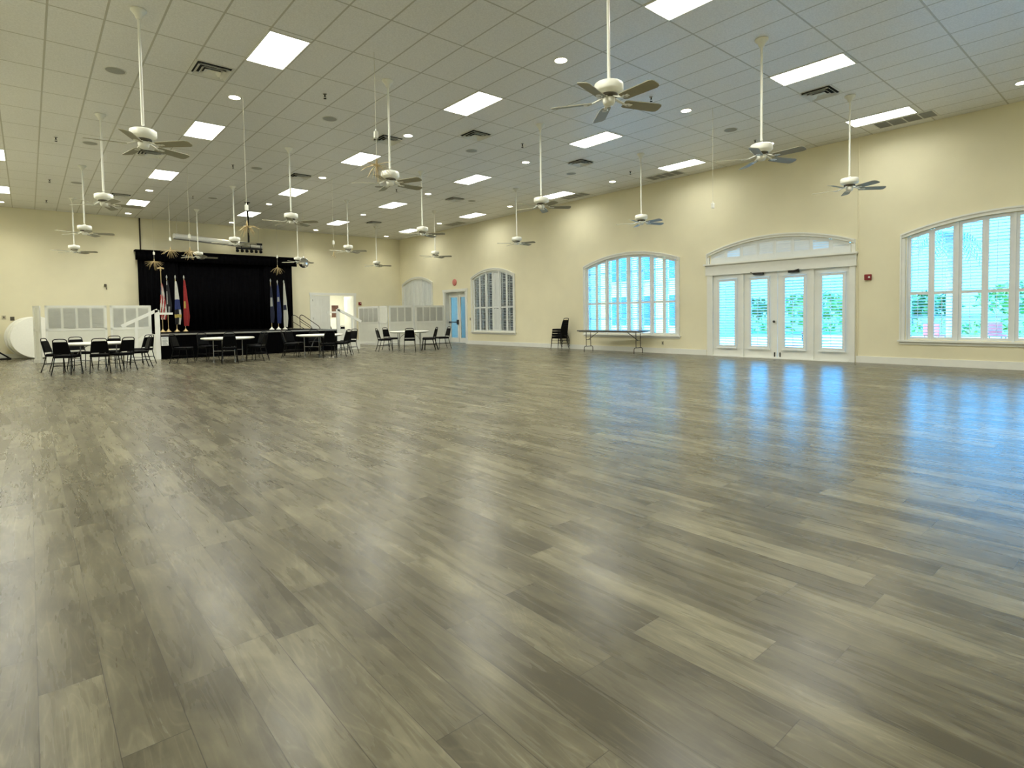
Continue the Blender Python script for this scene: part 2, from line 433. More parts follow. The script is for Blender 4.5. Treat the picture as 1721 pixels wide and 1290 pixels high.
def shutter(parent, ya, yb, topf, zb, zmid, tilt, x=RW + .02, pitch=.068, rail=.075, stile=.060, rodmat='shutter_white', zoff=0, name='shutter_panel'):
    th = .028; f = MB(); N = 5
    x0, x1 = x, x + th
    hinge = .001; a, c = ya + hinge, yb - hinge
    f.box(x0, a, zb, x1, a + stile, min(topf(a), topf(a + stile)) - .0)
    f.box(x0, c - stile, zb, x1, c, min(topf(c), topf(c - stile)))
    f.box(x0, a + stile, zb, x1, c - stile, zb + rail)
    for i in range(N):
        p = a + stile + (c - a - 2 * stile) * i / N; q = a + stile + (c - a - 2 * stile) * (i + 1) / N
        tp, tq = topf(p), topf(q)
        f.hexa([(x0, p, tp - rail), (x1, p, tp - rail), (x1, q, tq - rail), (x0, q, tq - rail), (x0, p, tp), (x1, p, tp), (x1, q, tq), (x0, q, tq)])
    secs = [(zb + rail, None)]
    if zmid:
        f.box(x0, a + stile, zmid - .035, x1, c - stile, zmid + .035); secs = [(zb + rail, zmid - .035), (zmid + .035, None)]
    P = f.build(name, 'shutter_white', parent)
    s = MB(); t = math.radians(tilt); hw_ = .037; cx = x + th / 2
    pa, pb = a + stile - .002, c - stile + .002
    ztop_all = max(topf(pa), topf(pb), topf((pa + pb) / 2)) - rail
    for z0, z1 in secs:
        z = z0 + pitch * .5 + zoff
        lim = z1 if z1 else ztop_all
        while z < lim - (.012 if tilt < 55 or z1 else -.03):
            ya_, yb_ = pa, pb
            if not z1:
                ys = [pa + (pb - pa) * i / 24 for i in range(25)]; ok = [y for y in ys if topf(y) - rail > z - (.03 if tilt > 55 else 0)]
                if not ok: break
                ya_, yb_ = min(ok), max(ok)
                if yb_ - ya_ < .04: z += pitch; continue
            dx, dz = math.cos(t) * hw_, math.sin(t) * hw_; nx, nz = -math.sin(t) * .006, math.cos(t) * .006
            pts = []
            for y in (ya_, yb_):
                pts += [(cx - dx - nx * .4, y, z - dz - nz * .4), (cx + nx * -1, y, z - nz), (cx + dx - nx * .4, y, z + dz - nz * .4), (cx + dx + nx * .4, y, z + dz + nz * .4), (cx + nx, y, z + nz), (cx - dx + nx * .4, y, z - dz + nz * .4)]
            s.add(pts, [(0, 1, 7, 6), (1, 2, 8, 7), (2, 3, 9, 8), (3, 4, 10, 9), (4, 5, 11, 10), (5, 0, 6, 11), (5, 4, 3, 2, 1, 0), (6, 7, 8, 9, 10, 11)])
            z += pitch
    s.build('louvers', 'shutter_white', P)
    r = MB(); ym = (pa + pb) / 2 + .02
    for z0, z1 in secs:
        zt = (z1 if z1 else topf(ym) - rail)
        if zt - z0 > .4: r.box(x - .030, ym - .005, z0 + .05, x - .020, ym + .005, zt - .05)
    if r.v: r.build('tilt_rod', rodmat, P)
    return P
for k, d in WIN.items():
    t = thing('window_%d' % k, d['label'], 'window', (0, 0, 0), kind='structure')
    b = MB(); casing_mesh(b, d['yc'], d['hw'], ZS, ZA, SILL + .03); b.build('casing', 'trim_white', t)
    b = MB(); b.box(RW - .085, d['yc'] - d['hw'] - .03, SILL - .005, RW + .05, d['yc'] + d['hw'] + .03, SILL + .035)
    b.box(RW - .03, d['yc'] - d['hw'], SILL - .07, RW, d['yc'] + d['hw'], SILL - .005); b.build('sill', 'trim_white', t)
    n = d['n']; y0, y1 = d['y0'], d['y1']; pw = (y1 - y0) / n
    # outer shutter frame between pairs (t-posts)
    for i in range(n):
        a, c = y0 + pw * i, y0 + pw * (i + 1)
        a += .024 if i % 2 == 0 else 0; c -= .024 if i % 2 == 1 else 0
        tl = d['tilt']
        if k == 3 and i == 2: tl = 70
        if k == 4 and i in (0, 1): tl = 66
        shutter(t, a, c, d['in_top'], SILL + .035, 1.67, tl, rodmat='shutter_white')
    b = MB()
    for i in range(0, n + 1, 2):
        y = y0 + pw * i; b.box(RW - .005, y - .024 if i else y, SILL + .03, RW + .06, y + .024 if i < n else y, min(d['in_top'](y - .018), d['in_top'](y + .018)))
    b.build('shutter_post', 'shutter_white', t)
    # sash and glass
    b = MB(); X0, X1 = RW + .16, RW + .20
    for z in (.62, 1.12, 1.67, 2.22, 2.75): b.box(X0, y0, z - .018, X1, y1, z + .018)
    for i in range(0, n + 1):
        y = min(max(y0 + pw * i + (0 if i in (0, n) else .0), y0 + .03), y1 - .03); wv = .03 if i % 2 == 0 else .012
        b.box(X0, y - wv, .6, X1, y + wv, d['in_top'](y) - .001)
    b.build('sash', 'trim_white', t)
    b = MB(); N = 16
    for i in range(N):
        a = y0 + (y1 - y0) * i / N; c = y0 + (y1 - y0) * (i + 1) / N
        b.add([(X0 + .02, a, .6), (X0 + .02, c, .6), (X0 + .02, c, d['in_top'](c)), (X0 + .02, a, d['in_top'](a))], [(0, 1, 2, 3)])
    b.build('glass_pane', 'window_glass', t)

# ------------------------------------------------------------------ french doors with arched shutters above
t = thing('trim_1', 'white casing with a deep header round the french doors', 'door frame', kind='structure')
b = MB()
b.box(RW - .05, 9.08, 0, RW + .05, 9.26, 2.40); b.box(RW - .05, 5.22, 0, RW + .05, 5.35, 2.40)
b.build('jamb', 'trim_white', t)
MB().box(RW - .07, 5.19, 2.40, RW + .02, 9.30, 2.70).build('header', 'trim_white', t)
MB().box(RW - .13, 5.16, 2.70, RW + .02, 9.34, 2.745).build('ledge', 'trim_white', t)
b = MB(); b.box(RW - .03, 8.12, 0, RW + .06, 8.22, 2.40); b.box(RW - .03, 6.20, 0, RW + .06, 6.30, 2.40); b.build('mullion', 'trim_white', t)
MB().box(RW - .10, 5.35, 0, RW + .10, 9.08, .015).build('threshold', 'trim_white', t)
t = thing('window_5', 'low arched transom of closed shutters above the french doors', 'window', kind='structure')
b = MB(); casing_mesh(b, FYC, FHW, 3.05, 3.42, 2.745, w=.09); b.build('casing', 'trim_white', t)
b = MB(); b.box(RW - .02, FR0, 2.745, RW + .03, FR1, 2.825)
b.build('sill', 'shutter_white', t)
n = 8; pw = (FR1 - FR0) / n
for i in range(n):
    a, c = FR0 + pw * i, FR0 + pw * (i + 1)
    shutter(t, a, c, fr_top, 2.82, None, 66 if i in (1, 6) else 77, x=RW + .0, pitch=.062, rail=.07, stile=.045, zoff=.0)
b = MB(); N = 12
for i in range(N):
    a = FR0 + (FR1 - FR0) * i / N; c = FR0 + (FR1 - FR0) * (i + 1) / N
    b.add([(RW + .2, a, 2.8), (RW + .2, c, 2.8), (RW + .2, c, fr_top(c)), (RW + .2, a, fr_top(a))], [(0, 1, 2, 3)])
b.build('glass_pane', 'window_glass', t)
def french_leaf(name, cat, label, y0, y1, l0, l1, tilt, pitch=.076, hardware=0):
    t = thing(name, label, cat, kind='structure')
    x0, x1 = RW + .015, RW + .06; b = MB(); zb, zt = .27, 2.27
    b.box(x0, y0, 0.016, x1, l0 - .05, 2.40); b.box(x0, l1 + .05, .016, x1, y1, 2.40)
    b.box(x0, l0 - .05, .016, x1, l1 + .05, zb); b.box(x0, l0 - .05, zt, x1, l1 + .05, 2.40)
    b.build('door_frame' if cat == 'door' else 'window_frame', 'trim_white', t)
    P = shutter(t, l0 - .07, l1 + .07, lambda y: 2.265, .265, None, tilt, x=RW - .022, pitch=pitch, rail=.07, stile=.066)
    b = MB(); b.box(RW - .05, l0 - .09, .235, RW - .015, l1 + .09, .262); b.box(RW - .05, l0 - .09, 2.268, RW - .015, l1 + .09, 2.29); b.build('ledge', 'trim_white', t)
    MB().box(x0 + .02, l0 - .05, zb, x0 + .026, l1 + .05, zt).build('glass_pane', 'window_glass', t)
    if hardware:
        ym = y0 + .07 if hardware > 0 else y1 - .07
        ci = (l0 + l1) / 2
        b = MB(); b.box(RW - .10, ci - .13, 2.335, RW + .0, ci + .13, 2.395)
        b.bar((RW - .09, ci + .10, 2.35), (RW - .16, ci - .18 * hardware * -1, 2.41), .03, .02)
        b.build('door_closer', 'knob_black', t, label='black door closer')
        if hardware > 0:
            MB().lathe([(.012, 0), (.012, -.04), (.032, -.045), (.034, -.065), (.02, -.08)], 14, (x0, ym, 1.02), axis='x').build('door_knob', 'knob_black', t, label='black door knob')
        MB().box(x0 - .025, ym - .012, .05, x0, ym + .012, .17).build('flush_bolt', 'knob_black', t, label='black flush bolt')
    return t
french_leaf('window_6', 'window', 'narrow shuttered sidelight left of the french doors', 8.22, 9.08, 8.40, 8.86, -18)
french_leaf('door_1', 'door', 'left french door leaf with white louvered shutter', 7.165, 8.12, 7.44, 7.89, -20, hardware=1)
french_leaf('door_2', 'door', 'right french door leaf with white louvered shutter', 6.30, 7.155, 6.47, 6.94, -24, hardware=-1)
french_leaf('window_7', 'window', 'narrow shuttered sidelight right of the french doors', 5.35, 6.20, 5.52, 5.99, -20)

# ------------------------------------------------------------------ recessed glass doors near the corner
t = thing('trim_2', 'white casing and deep jamb round the blue glass doors', 'door frame', kind='structure')
b = MB(); b.box(RW - .04, 21.60, 0, RW, 21.75, 2.48); b.box(RW - .04, 23.47, 0, RW, 23.62, 2.48); b.box(RW - .05, 21.58, 2.48, RW, 23.64, 2.60); b.build('casing', 'trim_white', t)
b = MB(); b.box(RW, 23.44, 0, RW + .28, 23.47, 2.48); b.box(RW, 21.75, 0, RW + .28, 21.78, 2.48); b.box(RW, 21.78, 2.45, RW + .28, 23.44, 2.48); b.box(RW + .22, 21.78, 2.33, RW + .28, 23.44, 2.45); b.build('jamb', 'trim_white', t)
def glass_leaf(name, label, y0, y1, bar_):
    t = thing(name, label, 'door', kind='structure'); x0, x1 = RW + .21, RW + .255; st = .12
    b = MB(); b.box(x0, y0, .02, x1, y0 + st, 2.33); b.box(x0, y1 - st, .02, x1, y1, 2.33); b.box(x0, y0 + st, .02, x1, y1 - st, .26); b.box(x0, y0 + st, 2.22, x1, y1 - st, 2.33)
    b.build('door_frame', 'trim_white', t)
    MB().box(x0 + .02, y0 + st, .26, x0 + .026, y1 - st, 2.22).build('glass_pane', 'window_glass', t)
    if bar_:
        b = MB(); b.box(x0 - .07, y0 + .02, .99, x0 - .03, y1 - .03, 1.04); b.bbox(x0 - .09, y0 + .01, .90, x0, y0 + .10, 1.13, .012); b.box(x0 - .07, y1 - .09, .98, x0, y1 - .03, 1.05)
        b.build('panic_bar', 'knob_black', t, label='black panic bar')
glass_leaf('door_3', 'glass door leaf with black panic bar near the far corner', 22.62, 23.43, True)
glass_leaf('door_4', 'glass door leaf next to the small arched window', 21.79, 22.60, False)

# ------------------------------------------------------------------ double door in the back wall and the lit hallway behind
t = thing('trim_3', 'white casing round the double door beside the stage', 'door frame', kind='structure')
b = MB(); b.box(10.64, BW - .03, 0, 10.76, BW, 2.50); b.box(12.94, BW - .03, 0, 13.06, BW, 2.50); b.box(10.62, BW - .035, 2.45, 13.08, BW, 2.58); b.box(10.75, BW, 0, 10.78, BW + .15, 2.45); b.box(12.92, BW, 0, 12.95, BW + .15, 2.45); b.build('casing', 'trim_white', t)
def panel_leaf(name, label, w, loc, rz, hinge=False):
    t = thing(name, label, 'door', loc, rz, kind='structure')
    b = MB(); b.box(0, 0, .01, w, .045, 2.43)
    for (z0, z1) in ((.22, .95), (1.08, 1.80), (1.93, 2.28)):
        for (a, c) in ((.12, w / 2 - .05), (w / 2 + .05, w - .12)):
            b.box(a, -.006, z0, c, 0, z0 + .03); b.box(a, -.006, z1 - .03, c, 0, z1); b.box(a, -.006, z0, a + .03, 0, z1); b.box(c - .03, -.006, z0, c, 0, z1)
            b.box(a + .06, -.004, z0 + .06, c - .06, 0, z1 - .06)
    b.build('door_slab', 'trim_white', t)
    if hinge:
        b = MB()
        for z in (.3, 1.25, 2.15): b.box(-.015, -.012, z, .015, .0, z + .10)
        b.build('hinge', 'steel_grey', t)
    return t
panel_leaf('door_5', 'closed white six-panel door leaf beside the stage', .89, (10.78, BW + .01, 0), 0, True)
t = panel_leaf('door_6', 'white panel door leaf standing open into the hallway', .93, (12.92, BW + .16, 0), math.radians(91))
t.scale = (1, -1, 1)
b = MB(); b.box(.55, .045, 2.30, .85, .11, 2.37); b.bar((.7, .1, 2.4), (.2, .2, 2.44), .03, .02); b.build('door_closer', 'knob_black', t)
MB().box(.40, .046, 1.40, .58, .05, 1.66).build('notice', 'flag_grey', t)
b = MB()
x0, x1, y0, y1, hz = 10.2, 15.2, BW + .15, 32.4, 2.9
b.box(x0 - .1, y0, 0, x0, y1, hz); b.box(x1, y0, 0, x1 + .1, y1, hz); b.box(x0, y1, 0, x1, y1 + .1, hz); b.box(x0, y0, hz, x1, y1, hz + .1)
tag(b.build('wall_hallway', 'hall_white'), 'bright white hallway walls seen through the double door', 'wall', kind='structure')
tag(MB().box(x0, BW + .3, -.1, x1, y1, 0.0).build('floor', 'concrete'), 'pale floor of the hallway beyond the double door', 'floor', kind='structure')
b = MB(); b.box(-.6, -.3, -.02, .6, .3, .02)
em('hall_light', (1, .96, .80), 70)
t = thing('ceiling_light', 'bright hallway ceiling light beyond the double door', 'ceiling light', (12.6, 29.6, hz - .03)); b.build('diffuser', 'hall_light', t)
for i, (x, z0, z1, mt) in enumerate(((13.35, 1.30, 1.95, 'pink_disc'), (13.85, 1.35, 2.05, 'dark_wood'))):
    t = thing('framed_picture', ['red and white picture on the hallway wall beyond the double door', 'dark framed picture on the hallway wall beyond the double door'][i], 'picture', (x, y1 - .02, z0))
    b = MB(); b.box(-.2, -.02, 0, .2, .015, .03); b.box(-.2, -.02, z1 - z0 - .03, .2, .015, z1 - z0); b.box(-.2, -.02, 0, -.17, .015, z1 - z0); b.box(.17, -.02, 0, .2, .015, z1 - z0); b.build('frame', 'dark_wood', t)
    MB().box(-.17, -.005, .03, .17, .005, z1 - z0 - .03).build('print', mt, t)

# ------------------------------------------------------------------ ceiling fans
def blade_iron():
    b = MB()
    b.bar((.06, 0, -.075), (.20, 0, -.130), .035, .012)
    b.bar((.19, 0, -.130), (.25, .030, -.133), .016, .01); b.bar((.19, 0, -.130), (.25, -.030, -.133), .016, .01); b.bar((.25, 0, -.133), (.29, 0, -.133), .05, .008)
    return b
def blade():
    r0, r1 = .19, .672
    out = [(r0, -.055), (r0 + .03, -.068), (r1 - .05, -.078), (r1 - .015, -.064), (r1, -.035), (r1, .035), (r1 - .015, .064), (r1 - .05, .078), (r0 + .03, .068), (r0, .055)]
    t = math.radians(-13); vs = []
    for z in (-.004, .004):
        for x, y in out: vs.append((x, y * math.cos(t), y * math.sin(t) + z - .125))
    k = len(out); fs = [tuple(reversed(range(k))), tuple(range(k, 2 * k))] + [(i, (i + 1) % k, k + (i + 1) % k, k + i) for i in range(k)]
    return MB().add(vs, fs)
FZ = 3.84
def make_fan(label, loc, ph):
    t = thing('ceiling_fan', label, 'ceiling fan', loc, 0, 'white five-blade ceiling fans on long rods')
    d = FZ - CH
    MB().lathe([(.02, 0), (.10, 0), (.098, -.02), (.055, -.07), (.035, -.12), (.022, -.125)], 20).build('canopy', 'fan_white', t)
    MB().tube([(0, 0, -.10), (0, 0, d + .14)], .0185, 10).build('downrod', 'fan_white', t)
    MB().lathe([(.02, .12), (.042, .10), (.048, .088), (.145, .082), (.162, .070), (.165, .0), (.155, -.018), (.11, -.042), (.08, -.05)], 28, (0, 0, d)).build('motor_housing', 'fan_white', t)
    h = MB().lathe([(.10, -.045), (.102, -.07), (.08, -.08), (.06, -.08)], 24, (0, 0, d)); h.build('vent_ring', 'outlet_dark', t)
    MB().lathe([(.06, -.078), (.072, -.09), (.068, -.135), (.05, -.165), (.01, -.175)], 20, (0, 0, d)).build('switch_housing', 'fan_white', t)
    for k in range(5):
        a = ph + 2 * PI * k / 5
        bo = blade().build('blade', 'blade_white', t, (0, 0, d), a)
        blade_iron().build('blade_bracket', 'fan_white', bo)
    return t
FANX = [1.29, 5.08, 8.87, 12.57]
COLN = ['in the leftmost column', 'in the second column from the left', 'in the third column from the left', 'in the column nearest the windows']
ORD = ['nearest the camera', 'second from the camera', 'third from the camera', 'fourth from the camera', 'fifth from the camera']
fans = [  # x, y, phase deg, column
 (1.30, 9.28, 28, 0), (1.28, 14.4, 68, 0), (1.27, 19.4, 59, 0), (1.30, 24.6, 52, 0),
 (5.134, 4.26, 51, 1), (5.07, 9.28, 4, 1), (5.10, 14.43, 30, 1), (5.12, 19.6, 35, 1), (5.08, 24.5, -8, 1),
 (8.87, 4.3, 52, 2), (8.85, 9.31, 38, 2), (8.9, 14.43, 24, 2), (8.92, 19.55, 30, 2), (8.9, 24.5, 0, 2),
 (12.55, 4.3, 26, 3), (12.57, 9.36, 50, 3), (12.6, 14.47, 5, 3), (12.57, 19.45, 28, 3), (12.5, 24.35, 45, 3)]
cnt = {}
proto = None
for x, y, ph, c in fans:
    i = cnt.get(c, 0); cnt[c] = i + 1
    tot = sum(1 for f in fans if f[3] == c)
    lab = 'white ceiling fan %s, %s' % (COLN[c], 'farthest, by the end wall' if i == tot - 1 else ORD[i])
    if proto is None:
        proto = make_fan(lab, (x, y, CH), math.radians(ph)); PH0 = ph; index_kids()
    else:
        dup(proto, lab, (x, y, CH), math.radians(ph - PH0))

# ------------------------------------------------------------------ troffers
def make_troffer(label, loc):
    t = thing('troffer_light', label, 'ceiling light', loc, 0, 'bright rectangular ceiling lights')
    b = MB(); a, c = .3133, .625
    for (x0, y0, x1, y1) in ((-a, -c, a, -c + .022), (-a, c - .022, a, c), (-a, -c, -a + .022, c), (a - .022, -c, a, c)): b.box(x0, y0, -.012, x1, y1, .0)
    b.build('frame', 'vent_white', t)
    a -= .022; c -= .022
    b = MB()
    prof = [(-a, -.002), (-.10, -.006), (-.07, -.010), (.07, -.010), (.10, -.006), (a, -.002)]
    vs = [(x, y, z) for y in (-c, c) for x, z in prof]; k = len(prof)
    b.add(vs, [(i, k + i, k + i + 1, i + 1) for i in range(k - 1)]); b.build('diffuser', 'troffer_light', t)
    ld = bpy.data.lights.new('tube_light', 'AREA'); ld.shape = 'RECTANGLE'; ld.size = .56; ld.size_y = 1.18
    ld.energy = TROFFER_W; ld.color = TROFFER_C; ld.spread = math.radians(TROFFER_SPREAD)
    lo = bpy.data.objects.new('tube_light', ld); COL.objects.link(lo); lo.parent = t; lo.location = (0, 0, -.014)
    return t
DIMMED = {}
def dim(root):      # the row along the windows is dimmed so it does not overlight that wall
    for o in COL.objects:
        if o.parent == root and o.type == 'LIGHT':
            k = o.data.name
            if k not in DIMMED:
                DIMMED[k] = o.data.copy(); DIMMED[k].energy *= .24
            o.data = DIMMED[k]
TX = [-.59, 3.16, 6.93, 10.68, 14.45]
TC = ['at the left edge of the photo', 'in the leftmost full column', 'in the second full column', 'in the third full column', 'in the column beside the window wall']
troff = {0: [4.26, 9.3, 14.3, 19.33, 24.3], 1: [-.75, 4.26, 9.35, 14.25, 19.25, 24.32], 2: [-.75, 4.26, 9.25, 14.28, 19.36, 24.36], 3: [-.75, 4.28, 9.3, 14.33, 19.4, 24.4], 4: [-.75, 4.34, 9.35, 14.38, 19.42, 24.6]}
UNSEEN = {(0, 4.26), (0, 9.3), (0, 14.3), (1, -.75), (1, 4.26), (2, -.75), (3, -.75), (4, -.75)}
proto = None
for c, ys in troff.items():
    for i, y in enumerate(ys):
        seen = [q for q in ys if (c, q) not in UNSEEN]
        if y not in seen: lab = 'lit rectangular ceiling light %s, %s' % (['beyond the left edge of the photo', 'over the camera end, left of the fans', 'over the camera, between the left fan columns', 'over the camera, between the right fan columns', 'over the camera beside the window wall'][c], ['nearest row', 'second row', 'third row'][i])
        else:
            i = seen.index(y)
            lab = 'lit rectangular ceiling light %s, %s' % (TC[c], 'farthest from the camera' if i == len(seen) - 1 else ORD[i])
        if proto is None: proto = make_troffer(lab, (TX[c], y, CH)); index_kids()
        else:
            q = dup(proto, lab, (TX[c], y, CH))
            if c == 4: dim(q)

# ------------------------------------------------------------------ downlights
def make_down(label, loc):
    t = thing('recessed_downlight', label, 'downlight', loc, 0, 'round recessed downlights')
    MB().lathe([(.098, .0), (.098, -.004), (.118, -.010), (.125, -.006), (.125, 0)], 24).build('trim_ring', 'vent_white', t)
    MB().lathe([(.001, -.003), (.098, -.003)], 20).build('lamp_lens', 'down_light', t)
    ld = bpy.data.lights.new('lamp', 'SPOT'); ld.energy = SPOT_W; ld.color = SPOT_C; ld.spot_size = math.radians(115); ld.spot_blend = .9; ld.shadow_soft_size = .08
    lo = bpy.data.objects.new('lamp', ld); COL.objects.link(lo); lo.parent = t; lo.location = (0, 0, -.03)
    return t
down = {0: [26.8], 1: [11.78, 16.87, 21.8, 26.9], 2: [6.77, 11.78, 16.85, 21.85, 26.9], 3: [6.79, 11.84, 16.9, 21.88, 26.95], 4: [1.99, 6.8, 11.87, 16.97, 21.95, 27.0]}
DX = [-.58, 3.16, 6.93, 10.68, 14.45]
DC = ['at the left edge', 'in the left column', 'in the second column', 'in the third column', 'in the column beside the window wall']
ORDD = ['nearest the camera', 'second from the camera', 'third from the camera', 'fourth from the camera', 'fifth from the camera']
proto = None
for c, ys in down.items():
    for i, y in enumerate(ys):
        lab = 'small round recessed downlight %s, %s' % (DC[c], 'farthest, by the end wall' if i == len(ys) - 1 else ORDD[i])
        if proto is None: proto = make_down(lab, (DX[c], y, CH)); index_kids()
        else:
            q = dup(proto, lab, (DX[c], y, CH))
            if c == 4 and y < 25: dim(q)

# ------------------------------------------------------------------ speakers, sprinklers, diffusers, grilles
def grid_labels(prefix, suffix, items):
    xs = sorted(set(x for x, y in items)); out = []
    names = ['in the leftmost row', 'in the second row from the left', 'in the third row from the left', 'in the row nearest the windows'] if len(xs) == 4 else None
    return xs, names
def flat_kind(items, maker, text, names):
    proto = None; xs = sorted(set(x for x, y in items)); cnt = {}
    tot = {x: sum(1 for q in items if q[0] == x) for x in xs}
    for x, y in sorted(items):
        i = cnt.get(x, 0); cnt[x] = i + 1
        where = names[xs.index(x)]
        if tot[x] > 1: where += ', ' + ('farthest from the camera' if i == tot[x] - 1 else ORDD[i])
        lab = text + ' ' + where
        if proto is None: proto = maker(lab, (x, y, CH)); index_kids()
        else: dup(proto, lab, (x, y, CH))
CN4 = ['in the leftmost column', 'in the second column', 'in the third column', 'in the column nearest the windows']
def mk_speaker(lab, loc):
    t = thing('ceiling_speaker', lab, 'speaker', loc, 0, 'round ceiling speakers')
    MB().lathe([(.13, 0), (.145, -.003), (.16, -.010), (.16, 0)], 28).build('trim_ring', 'vent_white', t)
    MB().lathe([(.001, -.010), (.08, -.009), (.14, -.005)], 28).build('grille', 'speaker_grey', t); return t
flat_kind([(1.28, 6.8), (1.28, 11.75), (1.28, 16.85), (1.28, 21.85), (5.05, 11.8), (5.05, 16.88), (5.05, 21.87), (8.83, 11.86), (8.83, 16.9), (12.62, 6.85), (12.62, 11.95), (12.62, 16.98)], mk_speaker, 'round grey ceiling speaker grille', CN4)
def mk_sprink(lab, loc):
    t = thing('fire_sprinkler', lab, 'sprinkler', loc, 0, 'fire sprinkler heads')
    MB().lathe([(.012, 0), (.04, -.001), (.035, -.012), (.012, -.014)], 14).build('escutcheon', 'chrome', t)
    b = MB().lathe([(.012, -.012), (.014, -.05), (.006, -.055)], 10); b.tube([(-.016, 0, -.045), (-.018, 0, -.07), (0, 0, -.09)], .004, 6); b.tube([(.016, 0, -.045), (.018, 0, -.07), (0, 0, -.09)], .004, 6)
    b.lathe([(.004, -.088), (.028, -.090), (.028, -.094), (.004, -.096)], 14); b.build('sprinkler_head', 'black_metal', t); return t
flat_kind([(.64, 16.78), (.64, 21.82), (.64, 25.55), (4.43, 10.55), (4.43, 16.88), (4.43, 21.86), (9.46, 6.79), (9.46, 10.6), (9.46, 16.9), (13.84, 6.87), (13.84, 10.69)], mk_sprink, 'small dark fire sprinkler head', CN4)
def mk_vent(lab, loc):
    t = thing('air_diffuser', lab, 'air vent', loc, 0, 'square ceiling air diffusers')
    def ring(b, r0, z0, r1, z1, th=.003):
        vs = []
        for r, z in ((r0, z0), (r1, z1), (r1, z1 + th), (r0, z0 + th)):
            vs += [(-r, -r, z), (r, -r, z), (r, r, z), (-r, r, z)]
        fs = []
        for k in range(4):
            for i in range(4): j = (i + 1) % 4; kk = (k + 1) % 4; fs.append((k * 4 + i, k * 4 + j, kk * 4 + j, kk * 4 + i))
        b.add(vs, fs)
    b = MB(); ring(b, .300, -.006, .262, -.006, .006); b.build('frame', 'vent_white', t)
    b = MB(); b.box(-.262, -.262, -.004, .262, .262, -.001); b.build('duct_shade_plate', 'duct_shade', t)  # flat black plate, stands in for the shade inside the duct
    b = MB(); ring(b, .255, -.050, .200, -.006); ring(b, .185, -.055, .130, -.010); b.build('vane', 'vent_white', t)
    b = MB(); b.add([(-.13, -.13, -.055), (.13, -.13, -.055), (.13, .13, -.055), (-.13, .13, -.055), (-.07, -.07, -.02), (.07, -.07, -.02), (.07, .07, -.02), (-.07, .07, -.02)], [(0, 1, 5, 4), (1, 2, 6, 5), (2, 3, 7, 6), (3, 0, 4, 7), (4, 5, 6, 7)]); b.build('centre_plate', 'vent_white', t)
    return t
flat_kind([(2.53, 10.73), (2.53, 16.95), (2.53, 23.15), (6.31, 17.03), (6.69, 12.3), (8.14, 10.76), (11.9, 4.61), (11.9, 10.91), (11.9, 17.05), (11.9, 23.34)], mk_vent, 'square air diffuser with dark slots',
          ['in the leftmost column', 'between the left fan rods, far back', 'half hidden behind a fan rod', 'near the middle of the ceiling', 'in the column nearest the windows'])
def mk_grille(lab, loc):
    t = thing('return_grille', lab, 'air vent', loc, 0, 'grey return air grilles by the window wall')
    b = MB(); a, c = .27, .58
    for (x0, y0, x1, y1) in ((-a, -c, a, -c + .03), (-a, c - .03, a, c), (-a, -c, -a + .03, c), (a - .03, -c, a, c)): b.box(x0, y0, -.012, x1, y1, 0)
    for k in (-1, 0, 1): b.box(-a, k * c / 2 - .012, -.012, a, k * c / 2 + .012, 0)
    b.build('frame', 'vent_white', t)
    b = MB(); b.box(-a + .03, -c + .03, -.005, a - .03, c - .03, -.001)
    for k in range(10): b.bar((-a + .05 + k * .049, -c + .03, -.008), (-a + .05 + k * .049, c - .03, -.008), .02, .002)
    b.build('slats', 'grille_grey', t); return t
flat_kind([(15.08, 4.05), (15.08, 10.35), (15.08, 14.11), (15.08, 21.6)], mk_grille, 'grey slotted return air grille', ['by the window wall'])

# ------------------------------------------------------------------ hanging starbursts, mirror ball, cord
def starburst(label, x, y, zbox, zhub, r, ang, nsp=26, withburst=True):
    t = thing('starburst_ornament' if withburst else 'hanging_cord', label, 'hanging ornament' if withburst else 'cord', (x, y, CH))
    rnd = random.Random(int(x * 100))
    MB().tube([(0, 0, 0), (0, 0, zbox - CH + .05)], .004, 6).build('cord', 'cord_white', t)
    b = MB(); z = zbox - CH; b.bbox(-.032, -.025, z - .06, .032, .025, z + .05, .008); b.lathe([(.012, .05), (.006, .09)], 10, (0, 0, z)); b.build('connector', 'fan_white', t)
    if withburst:
        MB().tube([(0, 0, z - .05), (0, 0, zhub - CH + .04)], .004, 6).build('drop_cord', 'cord_white', t)
        b = MB(); hz = zhub - CH
        b.lathe([(.006, .10), (.018, .05), (.02, 0), (.008, -.02)], 10, (0, 0, hz))
        for k in range(nsp):
            a = 2 * PI * k / nsp * 3 + rnd.random() * .4; el = math.radians(ang[0] + (ang[1] - ang[0]) * rnd.random())
            L = r * (.7 + .3 * rnd.random()); dx, dy, dz = math.cos(a) * math.cos(el), math.sin(a) * math.cos(el), -math.sin(el)
            b.tube([(0, 0, hz), (dx * L * .6, dy * L * .6, hz + dz * L * .5 + .03 * r), (dx * L, dy * L, hz + dz * L)], [.005, .004, .002], 5)
        b.build('burst', 'gold', t)
    return t
starburst('gold wire starburst hanging beside the big fan left of centre', 4.37, 8.43, 4.24, 3.76, .34, (-10, 85))
starburst('gold wire starburst hanging in front of the black lamp pole', 3.28, 11.67, 3.45, 3.10, .27, (0, 70))
starburst('gold wire starburst over the left end of the black curtain valance', 3.62, 21.35, 3.95, 3.60, .34, (0, 80))
starburst('gold wire starburst behind the fan near the curtain valance', 3.50, 17.86, 3.63, 3.24, .30, (0, 80))
starburst('gold wire starburst above the striped flag', 3.90, 26.4, 3.98, 3.66, .42, (0, 75))
starburst('drooping gold starburst above the right-hand flags', 8.62, 26.3, 4.09, 3.63, .40, (35, 88))
starburst('pale starburst hanging left of the double door', 7.13, 16.64, 3.59, 3.22, .16, (20, 88), 12)
